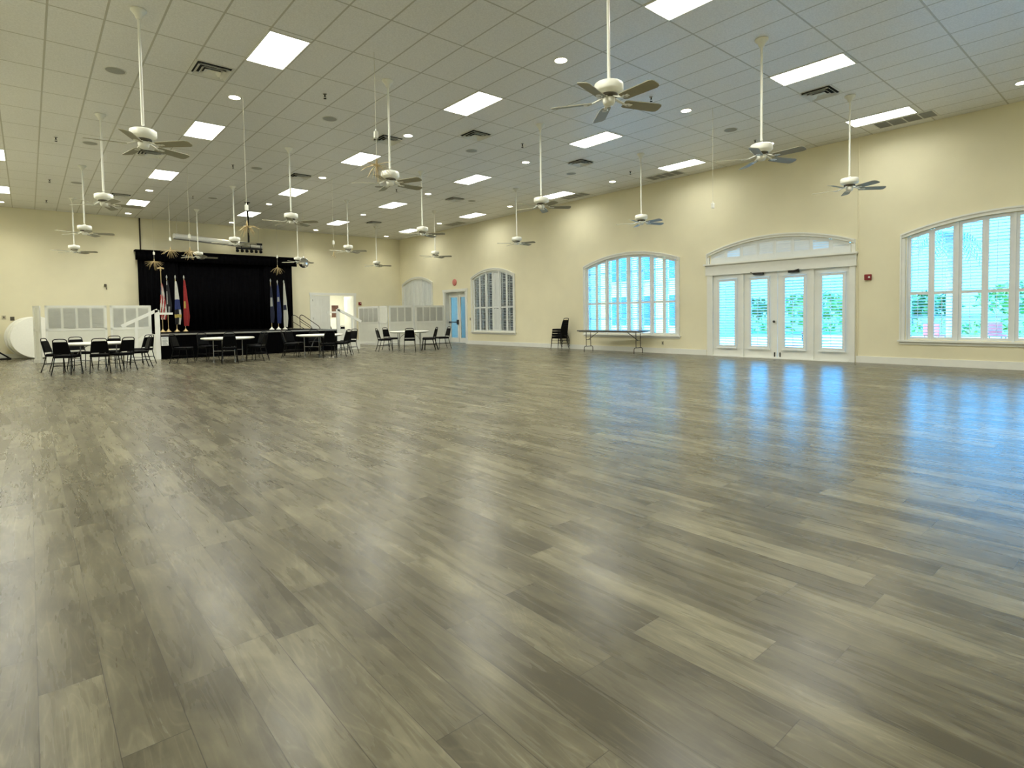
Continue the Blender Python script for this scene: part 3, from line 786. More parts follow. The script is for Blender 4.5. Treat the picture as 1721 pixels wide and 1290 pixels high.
starburst('white cord with a connector hanging in front of the window wall', 10.97, 6.35, 3.53, 3.5, .1, (0, 10), 3, withburst=False)

def ball_mat():
    mt = bpy.data.materials.new('mirror_tiles'); mt.use_nodes = True
    b = mt.node_tree.nodes['Principled BSDF']; b.inputs['Base Color'].default_value = (.75, .75, .75, 1); b.inputs['Metallic'].default_value = 1; b.inputs['Roughness'].default_value = .12
    MATS['mirror_tiles'] = mt
ball_mat()
t = thing('mirror_ball', 'silver mirror ball hanging at the right end of the curtain valance', 'mirror ball', (8.25, 22.1, CH))
b = MB(); r = .195; hz = 3.46 - CH; ns = 16; nr = 12
for i in range(nr):
    for k in range(ns):
        a0, a1 = PI * i / nr, PI * (i + 1) / nr; t0, t1 = 2 * PI * k / ns, 2 * PI * (k + 1) / ns
        g = lambda a, q, rr=r: (rr * math.sin(a) * math.cos(q), rr * math.sin(a) * math.sin(q), hz + rr * math.cos(a))
        b.add([g(a0, t0), g(a0, t1), g(a1, t1), g(a1, t0)], [(0, 3, 2, 1)])
b.build('ball', 'mirror_tiles', t); MB().tube([(0, 0, 0), (0, 0, hz + r - .005)], .0035, 6).build('chain', 'cord_white', t)
MB().lathe([(.03, 0), (.03, .05), (.01, .06)], 12, (0, 0, hz + r - .005)).build('cap', 'chrome', t)

# ------------------------------------------------------------------ stage light bar, screen case
t = thing('stage_light_bar', 'black pole with a bar of six lamps hanging over the stage front', 'stage lights', (6.22, 22.0, CH))
MB().tube([(0, 0, 0), (0, 0, 4.10 - CH)], .032, 10).build('pole', 'black_metal', t)
b = MB().lathe([(.09, 0), (.09, -.02), (.035, -.03)], 16); b.build('ceiling_plate', 'black_metal', t)
b = MB(); b.box(-.30, -.03, 4.02 - CH, .46, .03, 4.09 - CH); b.box(-.44, -.03, 3.84 - CH, .46, .03, 3.90 - CH)
for x in (-.25, .05, .42): b.box(x - .012, -.012, 3.89 - CH, x + .012, .012, 4.03 - CH)
b.build('bar', 'black_metal', t)
for k in range(6):
    x = -.40 + k * .16
    l_ = MB().lathe([(.03, .0), (.045, -.02), (.055, -.07), (.055, -.10), (.035, -.104)], 14, (0, 0, 0)); l_.xf(Matrix.Rotation(math.radians(-35), 4, 'X')); l_.build('lamp_head', 'black_metal', t, (x, 0, 3.835 - CH))
t = thing('projection_screen_case', 'long grey roll-up screen case hanging above the stage curtains', 'projection screen', (0, 0, 0))
A = Vector((4.60, 26.3, 4.70)); Bp = Vector((8.25, 27.3, 4.62)); d = (Bp - A).normalized()
b = MB(); b.tube([A, Bp], .115, 16); b.build('case', 'screen_case', t)
b = MB(); b.bar(A + Vector((0, -.01, -.10)), Bp + Vector((0, -.01, -.10)), .12, .05); b.build('slot', 'screen_case_dark', t)
b = MB()
for f in (.03, .97):
    p = A.lerp(Bp, f); b.tube([p, (p.x, p.y, CH)], .008, 6)
b.build('hanger', 'cord_white', t)
tag(MB().box(3.62, BW - .05, 4.19, 3.67, BW, CH).build('conduit', 'brown_metal'), 'thin dark vertical conduit above the left end of the curtains', 'conduit')
tag(MB().tube([(RW - .012, 5.17, .17), (RW - .012, 5.17, CH)], .012, 8).build('conduit', 'wall_paint'), 'painted vertical conduit beside the french doors', 'conduit')

# ------------------------------------------------------------------ stage
t = thing('stage', 'low black stage with skirt at the far end', 'stage', (0, 0, 0))
SX0, SX1, SY0 = 3.40, 9.55, 22.2
b = MB(); b.box(SX0, SY0 + .06, .78, SX1, BW - .03, .85); b.build('deck', 'stage_black', t)
b = MB(); N = 120
for i in range(N):
    x0 = SX0 + (SX1 - SX0) * i / N; x1 = SX0 + (SX1 - SX0) * (i + 1) / N
    ya = SY0 + .02 + .012 * math.sin(i * 1.7); yb = SY0 + .02 + .012 * math.sin((i + 1) * 1.7)
    b.hexa([(x0, ya, 0.0), (x1, yb, 0.0), (x1, SY0 + .1, 0.0), (x0, SY0 + .1, 0.0), (x0, ya, .80), (x1, yb, .80), (x1, SY0 + .1, .80), (x0, SY0 + .1, .80)])
b.box(SX0, SY0 + .1, 0, SX0 + .05, BW - .03, .78); b.box(SX1 - .05, SY0 + .1, 0, SX1, BW - .03, .78)
b.build('skirt', 'stage_black', t)
MB().box(SX0, SY0 - .01, .805, SX1, SY0 + .05, .858).build('edge_strip', 'stage_edge', t, label='light metal edge strip')
t = thing('paper_notice', 'white paper notice with printed lines on the stage skirt', 'sign', (3.50, SY0 - .012, .46))
MB().box(-.105, -.002, 0, .105, .002, .30).build('sheet', 'paper', t)
b = MB()
for k in range(7): b.box(-.08, -.004, .03 + k * .038, .08 - (k % 3) * .02, -.002, .042 + k * .038)
b.build('printed_lines', 'ink', t)
# curtains
def drape(name, x0, x1, y, z0, z1, amp, pitch, parent, mat='drape_black', th=.02):
    b = MB(); n = int((x1 - x0) / pitch * 4); vs = []; fs = []
    for i in range(n + 1):
        x = x0 + (x1 - x0) * i / n; yy = y + amp * math.sin(2 * PI * i / 4 + .4 * math.sin(i * .37))
        vs += [(x, yy, z0), (x, yy, z1), (x, yy + th, z0), (x, yy + th, z1)]
    for i in range(n):
        a = i * 4; c = a + 4; fs += [(a, c, c + 1, a + 1), (a + 2, a + 3, c + 3, c + 2), (a + 1, c + 1, c + 3, a + 3), (a, a + 2, c + 2, c)]
    fs += [(0, 1, 3, 2), (n * 4, n * 4 + 2, n * 4 + 3, n * 4 + 1)]
    b.add(vs, fs, 0, True); return b.build(name, mat, parent)
t = thing('stage_curtain', 'black stage curtains with a deep valance on the end wall', 'curtain', (0, 0, 0))
drape('backdrop', 3.6, 9.60, 27.66, .858, 4.10, .035, .22, t)
drape('side_curtain', 3.48, 4.9, 27.50, .858, 4.05, .04, .16, t)
drape('side_curtain', 8.4, 9.66, 27.50, .858, 4.05, .04, .16, t)
drape('valance', 3.40, 9.88, 27.38, 3.78, 4.17, .025, .18, t)
MB().box(3.40, 27.33, 4.15, 9.88, 27.84, 4.20).build('valance_board', 'drape_black', t)

# flags
def flag(label, x, y, zf, ztop, zbot, w, mats, fmat, base_r=.10, lean=0.0, finial='spear', folds=5, side=1, extra=None):
    z0 = .858
    t = thing('flag', label, 'flag', (x, y, z0), 0)
    MB().lathe([(base_r, 0), (base_r, .015), (base_r * .6, .05), (.03, .08), (.022, .12)], 18).build('stand', 'gold' if x < 7 else 'fan_white', t)
    H = zf - z0
    MB().tube([(0, 0, .05), (lean, 0, H - .12)], .013, 8).build('pole', 'gold', t)
    f = MB()
    if finial == 'eagle':
        f.lathe([(.01, -.12), (.03, -.10), (.02, -.06)], 10, (lean, 0, H)); f.bar((lean - .11, 0, H - .03), (lean, 0, H), .03, .05); f.bar((lean + .11, 0, H - .03), (lean, 0, H), .03, .05); f.lathe([(.02, -.06), (.03, 0), (.015, .04)], 10, (lean, 0, H))
    else: f.lathe([(.012, -.16), (.018, -.13), (.03, -.08), (.012, -.02), (.002, .0)], 8, (lean, 0, H))
    f.build('finial', 'gold' if finial == 'eagle' else 'flag_grey', t)
    c = MB(); nz, na = 26, 40; vs = []; fs = []; h0, h1 = zbot - z0, ztop - z0
    for i in range(nz + 1):
        s_ = i / nz; z = h1 + (h0 - h1) * s_
        r = w * (.22 + .78 * min(1, s_ * 1.25) ** .8) * (1 - .25 * max(0, s_ - .8) / .2)
        cx = lean * (z / H) + side * r * .25
        for k in range(na):
            a = 2 * PI * k / na; rr = r * (1 + .28 * math.cos(folds * a + s_ * 1.5)) * .5
            vs.append((cx + rr * math.cos(a) * 1.0, rr * math.sin(a) * .7, z + .05 * w * math.sin(a * 3) * s_))
    mi = []
    for i in range(nz):
        for k in range(na):
            j = (k + 1) % na; fs.append((i * na + k, (i + 1) * na + k, (i + 1) * na + j, i * na + j)); mi.append(fmat((i + .5) / nz, (k + .5) / na))
    c.add(vs, fs, 0, True); c.m = mi
    c.build('cloth', mats, t)
    if extra: extra(t)
    return t
flag('red and white striped flag with eagle finial, farthest left on stage', 4.0, 25.7, 3.36, 2.75, 1.35, .19, ['flag_red', 'flag_white', 'flag_navy'],
     lambda s, a: 2 if (s < .3 and .2 < a < .62) else int((a * 9 + s * 4.5)) % 2, finial='eagle', folds=4)
flag('black flag with a pale emblem between the striped and white flags', 4.20, 25.75, 3.09, 2.9, 1.6, .17, ['flag_black', 'flag_grey'],
     lambda s, a: 1 if ((abs(s - .10) < .06 and .55 < a < .72) or (.35 < s < .75 and .60 < a < .66) or (s > .8 and .68 < a < .80)) else 0)
flag('white flag with a blue emblem on the left of the stage', 4.50, 25.8, 3.10, 2.86, 1.15, .20, ['flag_white', 'flag_blue', 'flag_yellow', 'flag_black'],
     lambda s, a: (1 if (.42 < s < .66) else (2 if (.78 < s < .86) else (3 if (.66 < s <= .78 or s > .86) and .5 < a < .8 else 0))))
flag('red flag with a small yellow emblem left of centre stage', 4.82, 25.9, 3.11, 2.92, 1.08, .19, ['flag_red', 'flag_yellow'], lambda s, a: 1 if (.48 < s < .60 and .60 < a < .72) else 0)
flag('dark navy flag with a grey emblem on the right of the stage', 7.73, 24.5, 2.98, 2.75, 1.15, .15, ['flag_navy', 'flag_grey'], lambda s, a: 1 if (.34 < s < .58 and .52 < a < .88) else 0)
flag('bright blue flag between the navy and white flags', 8.02, 24.55, 2.94, 2.80, 1.12, .16, ['flag_blue', 'flag_grey'], lambda s, a: 1 if (.36 < s < .46 and .6 < a < .82) else 0)
flag('white flag at the far right of the stage', 8.30, 24.6, 2.95, 2.82, .96, .17, ['flag_white', 'flag_red', 'flag_navy'], lambda s, a: 2 if (.50 < s < .60 and .55 < a < .9) else 0)

# stage stairs with white cheeks and rails
def stairs(label, xs, dirn):
    t = thing('stage_stairs', label, 'stairs', (xs, 22.25, 0))
    D = dirn
    b = MB(); 
    pts = [(0, .85), (.25 * D, .85), (.92 * D, .30), (.92 * D, 0), (0, 0)]
    vs = [(x, 0, z) for x, z in pts] + [(x, .06, z) for x, z in pts]; k = 5
    f = [tuple(range(k)), tuple(reversed(range(k, 2 * k)))] + [(i, i + k, (i + 1) % k + k, (i + 1) % k) for i in range(k)]
    b.add(vs, f); b.build('cheek_board', 'panel_white', t)
    b = MB(); b.add([(x, y + .9, z) for x, y, z in vs], f); b.build('cheek_board', 'panel_white', t)
    b = MB()
    for i in range(4):
        x0, x1 = D * .23 * i, D * .23 * (i + 1); b.box(min(x0, x1), .07, 0, max(x0, x1), .89, .68 - .17 * i)
    b.build('step', 'panel_white', t)
    b = MB(); b.box(-.07, -.02, 0, .07, .05, 1.66); b.build('newel_post', 'trim_white', t)
    b = MB(); b.bar((-.02 * D, .015, 1.66), (1.0 * D, .015, 1.14), .07, .10); b.build('handrail', 'trim_white', t)
    b = MB(); b.box(.60 * D - .035, -.01, .3, .60 * D + .035, .04, 1.36); b.build('baluster', 'trim_white', t)
    b = MB(); b.bar((0, .015, 1.54), (-.46 * D, .015, 1.54), .06, .07); b.build('rail_extension', 'trim_white', t)
stairs('white stage steps with sloping handrail at the left end', 3.31, -1)
stairs('white stage steps with sloping handrail at the right end', 9.65, 1)
def pipe_rail(label, y, xo):
    t = thing('pipe_handrail', label, 'handrail', (9.62 + xo, y, 0), 0)
    pts = [(0, 0, .1), (0, 0, 1.38)]
    for k in range(1, 6):
        a = PI / 2 * k / 5; pts.append((.09 * (1 - math.cos(a)) , 0, 1.38 + .09 * math.sin(a)))
    pts += [(.16, 0, 1.45), (.86, 0, .95), (.93, 0, .87), (.95, 0, .78), (.95, 0, 0.0)]
    MB().tube(pts, .017, 8).build('rail', 'brown_metal', t); MB().tube([(0, 0, 1.18), (.95, 0, .55)], .014, 8).build('mid_rail', 'brown_metal', t)
pipe_rail('nearer brown pipe handrail at the right rear of the stage', 26.5, .01)
pipe_rail('farther brown pipe handrail by the end wall', 27.35, -.05)
t = thing('wooden_steps', 'small dark steps down from the stage beside the pipe handrails', 'stairs', (9.56, 26.55, 0))
b = MB()
for i in range(4): b.box(.25 * i, 0, 0, .25 * (i + 1), .75, .66 - .17 * i)
b.build('step', 'stage_black', t)

# ------------------------------------------------------------------ portable partitions
def partition(label, p, q, cols, blank=False, h=1.84):
    p = Vector((*p, 0)); q = Vector((*q, 0)); w_ = (q - p).length; rz = math.atan2(q.y - p.y, q.x - p.x)
    t = thing('portable_partition', label, 'partition', p, rz, 'white portable louvered partitions')
    b = MB(); b.bbox(0, -.02, .12, w_, .02, h, .004)
    b.build('panel_board', 'panel_white', t)
    MB().box(-.0, -.06, 0, w_, .06, .12).build('base_rail', 'trim_white', t)
    b = MB(); b.box(0, -.032, 1.02, w_, -.02, 1.09); b.box(0, -.032, h - .07, w_, -.02, h); b.box(0, -.032, .12, .06, -.02, h); b.box(w_ - .06, -.032, .12, w_, -.02, h); b.build('face_frame', 'trim_white', t)
    if not blank:
        cw = (w_ - .12) / cols
        for i in range(cols):
            x0 = .06 + cw * i + .032; x1 = .06 + cw * (i + 1) - .032
            s = MB(); z = 1.11
            while z < h - .10:
                s.hexa([(x0, -.046, z - .004), (x1, -.046, z - .004), (x1, -.022, z + .020), (x0, -.022, z + .020), (x0, -.046, z), (x1, -.046, z), (x1, -.022, z + .024), (x0, -.022, z + .024)]); z += .028
            s.build('louver_panel', 'louver_white', t)
    return t
partition('narrow white partition end at the far left of the row', (.15, 23.95), (.31, 23.75), 1, blank=True)
partition('wide white louvered partition behind the leftmost table', (.42, 23.5), (2.03, 23.42), 4)
partition('white louvered partition behind the sloping white handrail', (2.12, 23.42), (3.30, 23.4), 3)
partition('angled white partition with four narrow louvers near the red strobe', (12.42, 26.2), (12.62, 24.46), 4)
partition('short plain white partition panel between louvered ones', (12.62, 24.42), (12.73, 23.84), 1, blank=True)
partition('white partition with three louvered sections below the corner window', (12.76, 23.80), (13.95, 23.62), 3)
partition('white partition with four louvered sections beside the blue glass door', (14.05, 23.60), (15.50, 23.32), 4)

# ------------------------------------------------------------------ round tables leaning on the end wall
def round_top(t, mat='table_white'):
    b = MB().lathe([(.74, -.02), (.76, -.012), (.76, .012), (.74, .02)], 56, (0, 0, 0)); return b
for i, (x, y, lab) in enumerate(((.24, 26.85, 'front white round tabletop leaning by the left partition'), (.16, 27.12, 'middle white round tabletop in the leaning stack'), (.08, 27.36, 'rear white round tabletop leaning against the end wall'))):
    t = thing('leaning_round_table', lab, 'table', (x, y, 0), math.radians(6), 'round tables leaning at the end wall')
    M = Matrix.Translation((0, 0, .765)) @ Matrix.Rotation(math.radians(82), 4, 'X')
    b = MB().lathe([(.735, -.022), (.76, -.012), (.76, .012), (.735, .022)], 56); b.xf(M); b.build('tabletop', 'table_white', t)
    b = MB()
    for s in (-1, 1): b.tube([(s * .3, -.5, -.03), (s * .3, .2, -.05)], .012, 6); 
    b.tube([(-.3, -.45, -.03), (.3, -.45, -.03)], .012, 6); b.xf(M); b.build('folded_leg', 'steel_grey', t)
t = thing('folding_cart', 'dark slanted metal frame at the left edge of the end wall', 'cart', (-.95, 27.2, 0))
b = MB(); b.bar((-.30, 0, .62), (.42, 0, .03), .05, .05); b.bar((-.30, 0, .62), (-.30, 0, .03), .05, .05); b.box(-.45, -.25, 0.0, .45, .25, .05); b.build('frame', 'black_metal', t)

# ------------------------------------------------------------------ banquet chairs
def make_chair(label, loc, rz, group):
    t = thing('banquet_chair', label, 'chair', loc, rz, group)
    b = MB(); b.bbox(-.205, -.20, .425, .205, .23, .485, .022); b.build('seat', 'black_vinyl', t)
    b = MB(); b.tube([(-.19, -.19, .42), (.19, -.19, .42), (.19, .21, .42), (-.19, .21, .42), (-.19, -.19, .42)], .011, 6); b.build('seat_frame', 'black_metal', t)
    def bx(z): return .195 - .045 * (z - .45) / .4
    def by(z): return -.20 - .115 * (z - .45) / .43
    pts = []
    for z in (.42, .55, .68, .79): pts.append((bx(z), by(z), z))
    for k in range(1, 8):
        a = PI * k / 8; xx = bx(.8) * (abs(math.cos(a)) ** .55) * (1 if math.cos(a) > 0 else -1); zz = .80 + .085 * math.sin(a) ** .6
        pts.append((xx, by(zz), zz))
    for z in (.79, .68, .55, .42): pts.append((-bx(z), by(z), z))
    MB().tube(pts, .0115, 6).build('back_frame', 'black_metal', t)
    b = MB()
    rows = [(.52, .0), (.60, .0), (.70, 0), (.79, 0), (.815, -.02)]
    vs = []
    for z, dx in rows:
        x = bx(z) - .006 + dx; y = by(z)
        vs += [(-x, y - .018, z), (x, y - .018, z), (x, y + .028, z), (-x, y + .028, z)]
    fs = [(3, 2, 1, 0), (16, 17, 18, 19)]
    for i in range(4):
        for k in range(4): j = (k + 1) % 4; fs.append((i * 4 + k, i * 4 + j, i * 4 + 4 + j, i * 4 + 4 + k))
    b.add(vs, fs); b.build('backrest', 'black_vinyl', t)
    for s in (-1, 1):
        MB().tube([(s * .19, .20, .425), (s * .20, .225, .2), (s * .215, .245, 0)], .0115, 6).build('leg', 'black_metal', t)
        MB().tube([(s * .19, -.18, .425), (s * .20, -.235, .2), (s * .215, -.30, 0)], .0115, 6).build('leg', 'black_metal', t)
    b = MB(); b.tube([(-.20, -.235, .22), (.20, -.235, .22)], .008, 6); b.tube([(-.2, .222, .22), (-.2, -.235, .22)], .008, 6); b.tube([(.2, .222, .22), (.2, -.235, .22)], .008, 6); b.build('stretcher', 'black_metal', t)
    return t
CHP = None
def chair(label, x, y, rz, group, z=0):
    global CHP
    if CHP is None:
        CHP = make_chair(label, (x, y, z), math.radians(rz), group); index_kids(); return CHP
    return dup(CHP, label, (x, y, z), math.radians(rz), group)
TBP = None
def rtable(label, x, y, rz):
    global TBP
    if TBP is not None: return dup(TBP, label, (x, y, 0), math.radians(rz))
    t = thing('round_table', label, 'table', (x, y, 0), math.radians(rz), 'white round folding tables')
    MB().lathe([(.74, .705), (.76, .712), (.762, .742), (.745, .752)], 56).build('tabletop', 'table_white', t)
    MB().lathe([(.66, .685), (.67, .69), (.67, .706), (.66, .706)], 40).build('apron', 'table_rim', t)
    for sx_ in (-1, 1):
        for sy in (-1, 1):
            MB().tube([(sx_ * .42, sy * .30, .69), (sx_ * .42, sy * .30, .02)], .0135, 8).lathe([(.022, 0), (.022, .03), (.014, .035)], 10, (sx_ * .42, sy * .30, 0)).build('leg', 'steel_grey', t)
        b = MB(); b.tube([(sx_ * .42, -.30, .35), (sx_ * .42, .30, .35)], .011, 6)
        b.tube([(sx_ * .42, 0, .36), (sx_ * .34, 0, .52), (sx_ * .22, 0, .62), (sx_ * .08, 0, .69)], .011, 6); b.build('brace', 'steel_grey', t)
    TBP = t; index_kids(); return t
def face(x, y, tx, ty): return math.degrees(math.atan2(ty - y, tx - x)) - 90
def ring(cx, cy, items, group):
    for th, r, dr, lab in items:
        a = math.radians(th); x, y = cx + r * math.cos(a), cy + r * math.sin(a)
        chair(lab, x, y, face(x, y, cx, cy) + dr, group)
T1, T2, T3, T4 = (1.30, 18.75), (4.75, 19.3), (7.6, 19.1), (11.4, 19.6)
rtable('white round table nearest the left partition', *T1, 20)
rtable('white round table in front of the middle of the stage', *T2, 60)
rtable('white round table in front of the right end of the stage', *T3, 30)
rtable('white round table near the blue glass door', *T4, -35)
g = 'chairs around the left table'
ring(*T1, [
 (150, .84, 5, 'black chair seen side-on at the far left of the left table'),
 (231, .92, 10, 'black chair with its back to the camera, front left of left table'),
 (104, .98, 0, 'black chair facing the camera behind the left table, left one'),
 (274, .92, -8, 'black chair with its back to the camera, front middle of left table'),
 (64, 1.02, 0, 'black chair facing the camera behind the left table, right one'),
 (307, .90, -10, 'black chair with its back turned, front right of left table'),
 (5, 1.02, 0, 'black chair facing left, right side of the left table')], g)
chair('black chair turned aside in front of the white handrail post', 2.60, 20.35, face(2.60, 20.35, 1.9, 21.4), g)
g = 'chairs around the middle table'
ring(*T2, [
 (160, 1.25, -18, 'black chair below the paper notice, left of the middle table'),
 (112, 1.0, 0, 'black chair facing the camera behind the middle table, left one'),
 (258, .90, 0, 'black chair with its back to the camera at the middle table'),
 (74, 1.0, 0, 'black chair facing the camera behind the middle table, right one'),
 (322, .88, 0, 'black chair at the front right of the middle table'),
 (15, .95, 10, 'black chair facing left, right side of the middle table')], g)
g = 'chairs around the table by the right end of the stage'
for x, y, tx, ty, lab in (
 (6.78, 19.5, 7.6, 19.1, 'black chair at the left side of the table near the stage end'),
 (7.12, 20.1, 7.6, 19.1, 'black chair facing the camera, rear left at the stage-end table'),
 (7.85, 20.15, 7.6, 19.1, 'black chair facing the camera behind the stage-end table'),
 (7.50, 18.22, 7.6, 19.1, 'black chair with its back to the camera at the stage-end table'),
 (8.10, 18.55, 7.6, 19.1, 'black chair at the front right of the stage-end table'),
 (8.48, 19.25, 7.5, 19.0, 'black chair facing left, first right of the stage-end table'),
 (9.0, 19.9, 7.7, 19.5, 'black chair facing left, second right of the stage-end table')):
    chair(lab, x, y, face(x, y, tx, ty), g)
g = 'chairs around the table near the blue glass door'
ring(*T4, [
 (168, 1.0, 0, 'black chair side-on, leftmost at the table near the glass door'),
 (108, .98, 5, 'black chair behind the leftmost chair at the glass-door table'),
 (240, .95, 0, 'black chair with its back to the camera at the glass-door table'),
 (300, .86, 15, 'black chair front right of the glass-door table'),
 (342, .80, 0, 'black chair facing left, right side of the glass-door table'),
 (350, 1.40, 0, 'black chair side-on, nearest the blue glass door')], g)
g = 'chairs in the hallway'
chair('black chair in the hallway beyond the double door, left one', 13.05, 30.9, 200, g)
chair('black chair in the hallway beyond the double door, right one', 13.75, 30.9, 165, g)
for k in range(4):
    chair('black banquet chair in the stack by the window wall, %s' % ['bottom one', 'second from the bottom', 'third from the bottom', 'topmost'][k], 15.37, 15.27 - .012 * k, 6, 'stacked chairs by the window wall', z=.095 * k)

# ------------------------------------------------------------------ dark folding table
t = thing('folding_table', 'long dark folding table below the middle arched window', 'table', (14.97, 12.36, 0), math.radians(5))
b = MB(); b.bbox(-.38, -1.22, .715, .38, 1.22, .755, .012); b.build('tabletop', 'table_dark', t)
MB().box(-.34, -1.15, .69, .34, 1.15, .715).build('apron', 'table_rim', t)
for s in (-1, 1):
    y = s * 1.0
    for sx_ in (-1, 1):
        pts = [(sx_ * .13, y, .69), (sx_ * .13, y, .20)]; 
        MB().tube([(sx_ * .13, y, .69), (sx_ * .13, y, .19), (0, y, .19)], .0125, 6).tube([(0, y, .19), (sx_ * .19, y, .19), (sx_ * .235, y, .165), (sx_ * .25, y, .12), (sx_ * .25, y, 0)], .0125, 6).build('leg', 'brown_metal', t)
    b = MB(); b.tube([(-.13, y, .42), (.13, y, .42)], .009, 6); b.tube([(0, y, .42), (0, y - s * .42, .69)], .011, 6); b.build('brace', 'brown_metal', t)

# ------------------------------------------------------------------ wall fittings
t = thing('fire_alarm_strobe', 'red fire alarm strobe on the wall beside the french doors', 'fire alarm', (RW, 4.94, 2.10))
MB().bbox(-.07, -.075, -.07, 0, .075, .07, .01).build('housing', 'red_plastic', t); MB().bbox(-.085, -.055, -.02, -.06, -.015, .02, .006).build('lens', 'paper', t)
t = thing('fire_alarm_strobe', 'red fire alarm strobe right of the double door', 'fire alarm', (13.27, BW, 2.05))
MB().bbox(-.075, -.07, -.09, .075, 0, .07, .01).build('housing', 'red_plastic', t); MB().bbox(.0, -.085, -.02, .04, -.06, .03, .006).build('lens', 'paper', t)
t = thing('alarm_bell', 'round pinkish red disc on the wall above the blue glass door', 'alarm bell', (RW, 22.62, 2.93))
MB().lathe([(.16, 0), (.165, -.02), (.14, -.05), (.05, -.06)], 28, (0, 0, 0), axis='x').build('dome', 'pink_disc', t); MB().box(-.03, -.09, -.12, 0, -.02, -.05).build('backplate', 'outlet_dark', t)
def plate(name, cat, label, p, d, w_=.08, h=.12, mat='outlet_beige'):
    t = thing(name, label, cat, p)
    b = MB(); s = MB()
    if d == 'x': b.bbox(-.012, -w_ / 2, -h / 2, 0, w_ / 2, h / 2, .004); s.box(-.018, -w_ * .15, -h * .25, -.012, w_ * .15, h * .25)
    else: b.bbox(-w_ / 2, -.012, -h / 2, w_ / 2, 0, h / 2, .004); s.box(-w_ * .15, -.018, -h * .25, w_ * .15, -.012, h * .25)
    b.build('cover_plate', mat, t); s.build('toggle' if name == 'light_switch' else 'socket', 'outlet_dark', t)
plate('light_switch', 'switch', 'small wall switch right of the blue glass door', (RW, 21.40, 1.16), 'x', .10, .14)
plate('wall_outlet', 'outlet', 'beige wall outlet right of the dark folding table', (RW, 10.87, .33), 'x')
plate('light_switch', 'switch', 'pale wall switch at the left edge of the end wall', (-.66, BW, 1.51), 'y', .12, .14)
plate('light_switch', 'switch', 'dark wall control above the leaning round tables', (-.43, BW, 1.46), 'y', .12, .14, 'outlet_dark')
t = thing('wall_sensor', 'small dark sensor high on the end wall left of the curtains', 'sensor', (2.40, BW, 2.70))
b = MB(); b.bbox(-.03, -.05, .0, .05, 0, .10, .008); b.bar((.03, -.03, 0), (.05, -.03, -.12), .02, .02); b.build('housing', 'outlet_dark', t)

# ------------------------------------------------------------------ outside
tag(MB().box(RW + .3, -80, -.25, 34, 120, -.05).build('ground', 'concrete'), 'pale paved terrace outside the windows', 'terrace', kind='structure')
tag(MB().box(34, -160, -.25, 220, 220, -.06).build('ground', 'lawn'), 'green lawn beyond the terrace', 'lawn', kind='structure')
def foliage(b, c, r, n, rnd, mi=0, sz=.35):
    for _ in range(n):
        while True:
            p = Vector((rnd.uniform(-1, 1), rnd.uniform(-1, 1), rnd.uniform(-1, 1)))
            if .5 < p.length < 1: break
        q = Vector((c[0] + p.x * r[0], c[1] + p.y * r[1], c[2] + p.z * r[2]))
        a = Vector((rnd.uniform(-1, 1), rnd.uniform(-1, 1), rnd.uniform(-1, 1))).normalized() * sz; d = Vector((rnd.uniform(-1, 1), rnd.uniform(-1, 1), rnd.uniform(-1, 1))).normalized() * sz
        b.add([q - a, q + d * .6, q + a, q - d * .6], [(0, 1, 2, 3)], mi)
rnd = random.Random(3)
tr = [(64, 42, 3.3), (64, 33.5, 3.0), (64, 25, 3.4), (64, 16.5, 3.0), (64, 8, 3.5), (64, -.5, 3.1)]
wh = ['leftmost of the row', 'second of the row from the left', 'third of the row from the left', 'fourth of the row from the left', 'fifth of the row from the left', 'rightmost of the row']
for i, (x, y, h) in enumerate(tr):
    t = thing('tree', 'distant green tree beyond the lawn outside the windows, ' + wh[i], 'tree', (x, y, -.06), 0, 'distant trees beyond the lawn')
    MB().tube([(0, 0, 0), (.1, 0, h * .6)], [.18, .12], 8).build('trunk', 'trunk', t)
    b = MB(); foliage(b, (0, 0, h * .58), (2.6, 3.9, h * .42), 420, rnd, 0, .45); b.build('crown', 'leaf' if i % 2 else 'leaf_light', t)
b = MB()
for k in range(60): foliage(b, (38 + rnd.uniform(-.6, .6), -20 + k * 1.2, .35), (.9, .9, .55), 26, rnd, 0, .25)
tag(b.build('hedge', 'leaf_light'), 'low green hedge at the far side of the terrace', 'hedge', kind='stuff')
def palm(label, x, y, h, trunk_r=.16, n=16, L=1.9):
    t = thing('palm_tree', label, 'palm tree', (x, y, -.05))
    MB().tube([(0, 0, 0), (.05, .05, h * .5), (0, .1, h)], [trunk_r * 1.15, trunk_r, trunk_r * .9], 10).build('trunk', 'trunk', t)
    b = MB()
    for k in range(n):
        a = 2 * PI * k / n + rnd.random() * .3; up = rnd.uniform(.1, .9)
        prev = Vector((0, .1, h)); 
        for s_ in range(1, 8):
            f = s_ / 7; r_ = L * f; z = h + up * L * f - 1.3 * L * f * f * (1.1 - up * .4)
            cur = Vector((r_ * math.cos(a), .1 + r_ * math.sin(a), z)); dd = (cur - prev); side = dd.cross(Vector((0, 0, 1))).normalized()
            for sg in (-1, 1):
                for q in (0, .5):
                    o_ = prev.lerp(cur, q); tip = o_ + side * sg * .38 * (1.1 - f * .5) + dd * .7 + Vector((0, 0, -.20)); b.add([o_, o_ + dd * .22, tip], [(0, 1, 2)])
            prev = cur
    b.build('fronds', 'leaf_palm', t)
palm('palm with a pale trunk outside the large right-hand window', 24.0, 5.0, 3.9, .15, 12, 1.0)

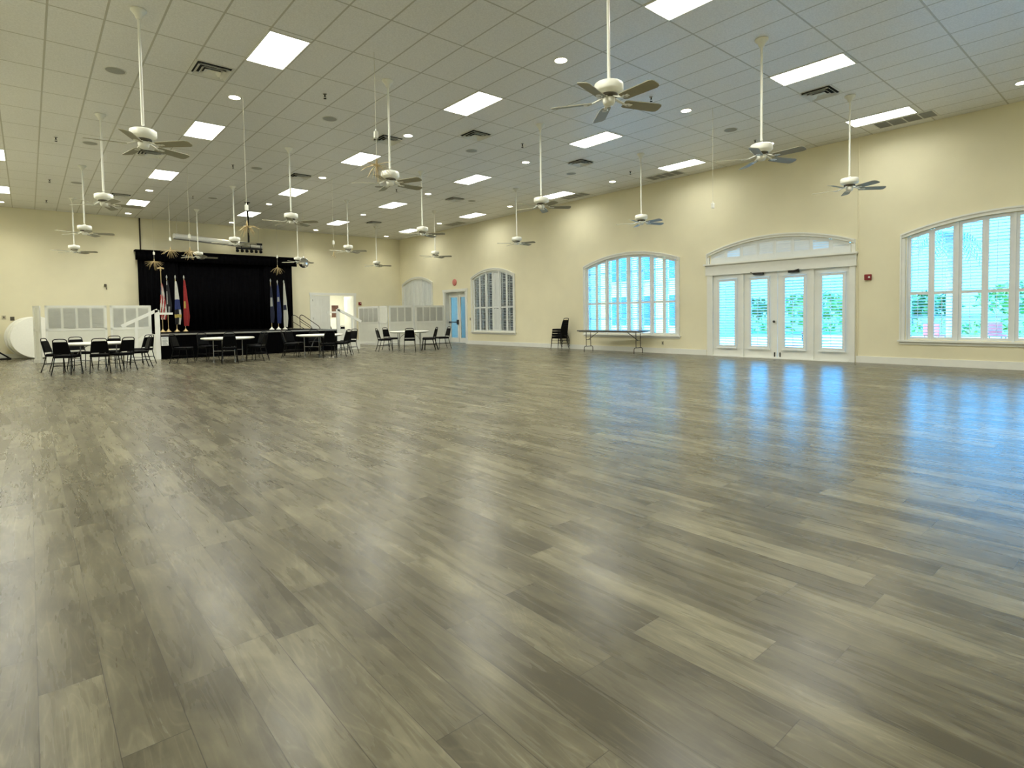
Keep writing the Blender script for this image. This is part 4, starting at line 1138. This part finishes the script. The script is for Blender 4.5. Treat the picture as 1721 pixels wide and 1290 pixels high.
# neighbouring wing seen through the middle window
t = thing('neighbouring_building', 'white and yellow building outside the middle arched window', 'building', (27, 20, -.05))
b = MB(); b.box(0, -3.2, 0, 6, 3.9, 8.5); b.build('wall', 'stucco_white', t)
for (y, mt) in ((2.9, 'stucco_yellow'), (.55, 'brick_pink'), (-1.2, 'stucco_yellow')): MB().box(-.25, y - .3, 0, .0, y + .3, 8.5).build('pilaster', mt, t)
for (y0, y1) in ((1.1, 2.3), (-.8, .1), (-2.9, -1.7)):
    for (z0, z1) in ((.6, 2.4), (3.2, 5.4)):
        f = MB().box(-.06, y0, z0, .0, y1, z1).build('window', 'trim_white', t); MB().box(-.08, y0 + .07, z0 + .07, -.06, y1 - .07, z1 - .07).build('pane', 'glass_blue', f)
t = thing('porch', 'blue walled porch outside the glass door', 'porch', (19.5, 27.5, -.05))
MB().box(0, -.9, 0, .2, 12, 4.6).build('wall', 'stucco_blue', t)
f = MB().box(0, -10.4, 0, .2, -.9, 4.6).build('shade_sheet', 'porch_shade', t)  # dark sheet, porch shade behind the shutters put into its colour
b = MB()
for y in (-9.3, -8.2, -6.0, -5.1, -2.2): b.box(-.06, y - .04, 0, 0, y + .04, 3.7)
b.build('mullion', 'stucco_white', t)
MB().box(-3.4, -10.6, 3.7, .2, 12, 3.9).build('shade_roof', 'stucco_white', t)  # sized to keep the sky off the porch wall and shutters
b = MB(); b.box(-3.3, -10.6, 0, .2, -10.4, 3.9); b.build('sky_block_wall', 'stucco_white', t)  # unseen wall, added to block sky light at the open end
for i, (x, y, lab) in enumerate(((24.5, 5.6, 'left red patio chair outside the large right-hand window'), (25.5, 4.1, 'right red patio chair outside the large right-hand window'), (26.2, 10.6, 'red patio chair on the terrace outside the french doors'))):
    t = thing('patio_chair', lab, 'chair', (x, y, -.05), rnd.random() * 6, 'red patio chairs on the terrace')
    b = MB(); b.box(-.25, -.25, .38, .25, .25, .44); b.build('seat', 'chair_red', t); b = MB(); b.box(-.25, -.28, .44, .25, -.24, .85); b.build('backrest', 'chair_red', t)
    for sx_ in (-1, 1):
        for sy in (-1, 1): MB().tube([(sx_ * .22, sy * .22, 0), (sx_ * .22, sy * .22, .4)], .014, 6).build('leg', 'black_metal', t)
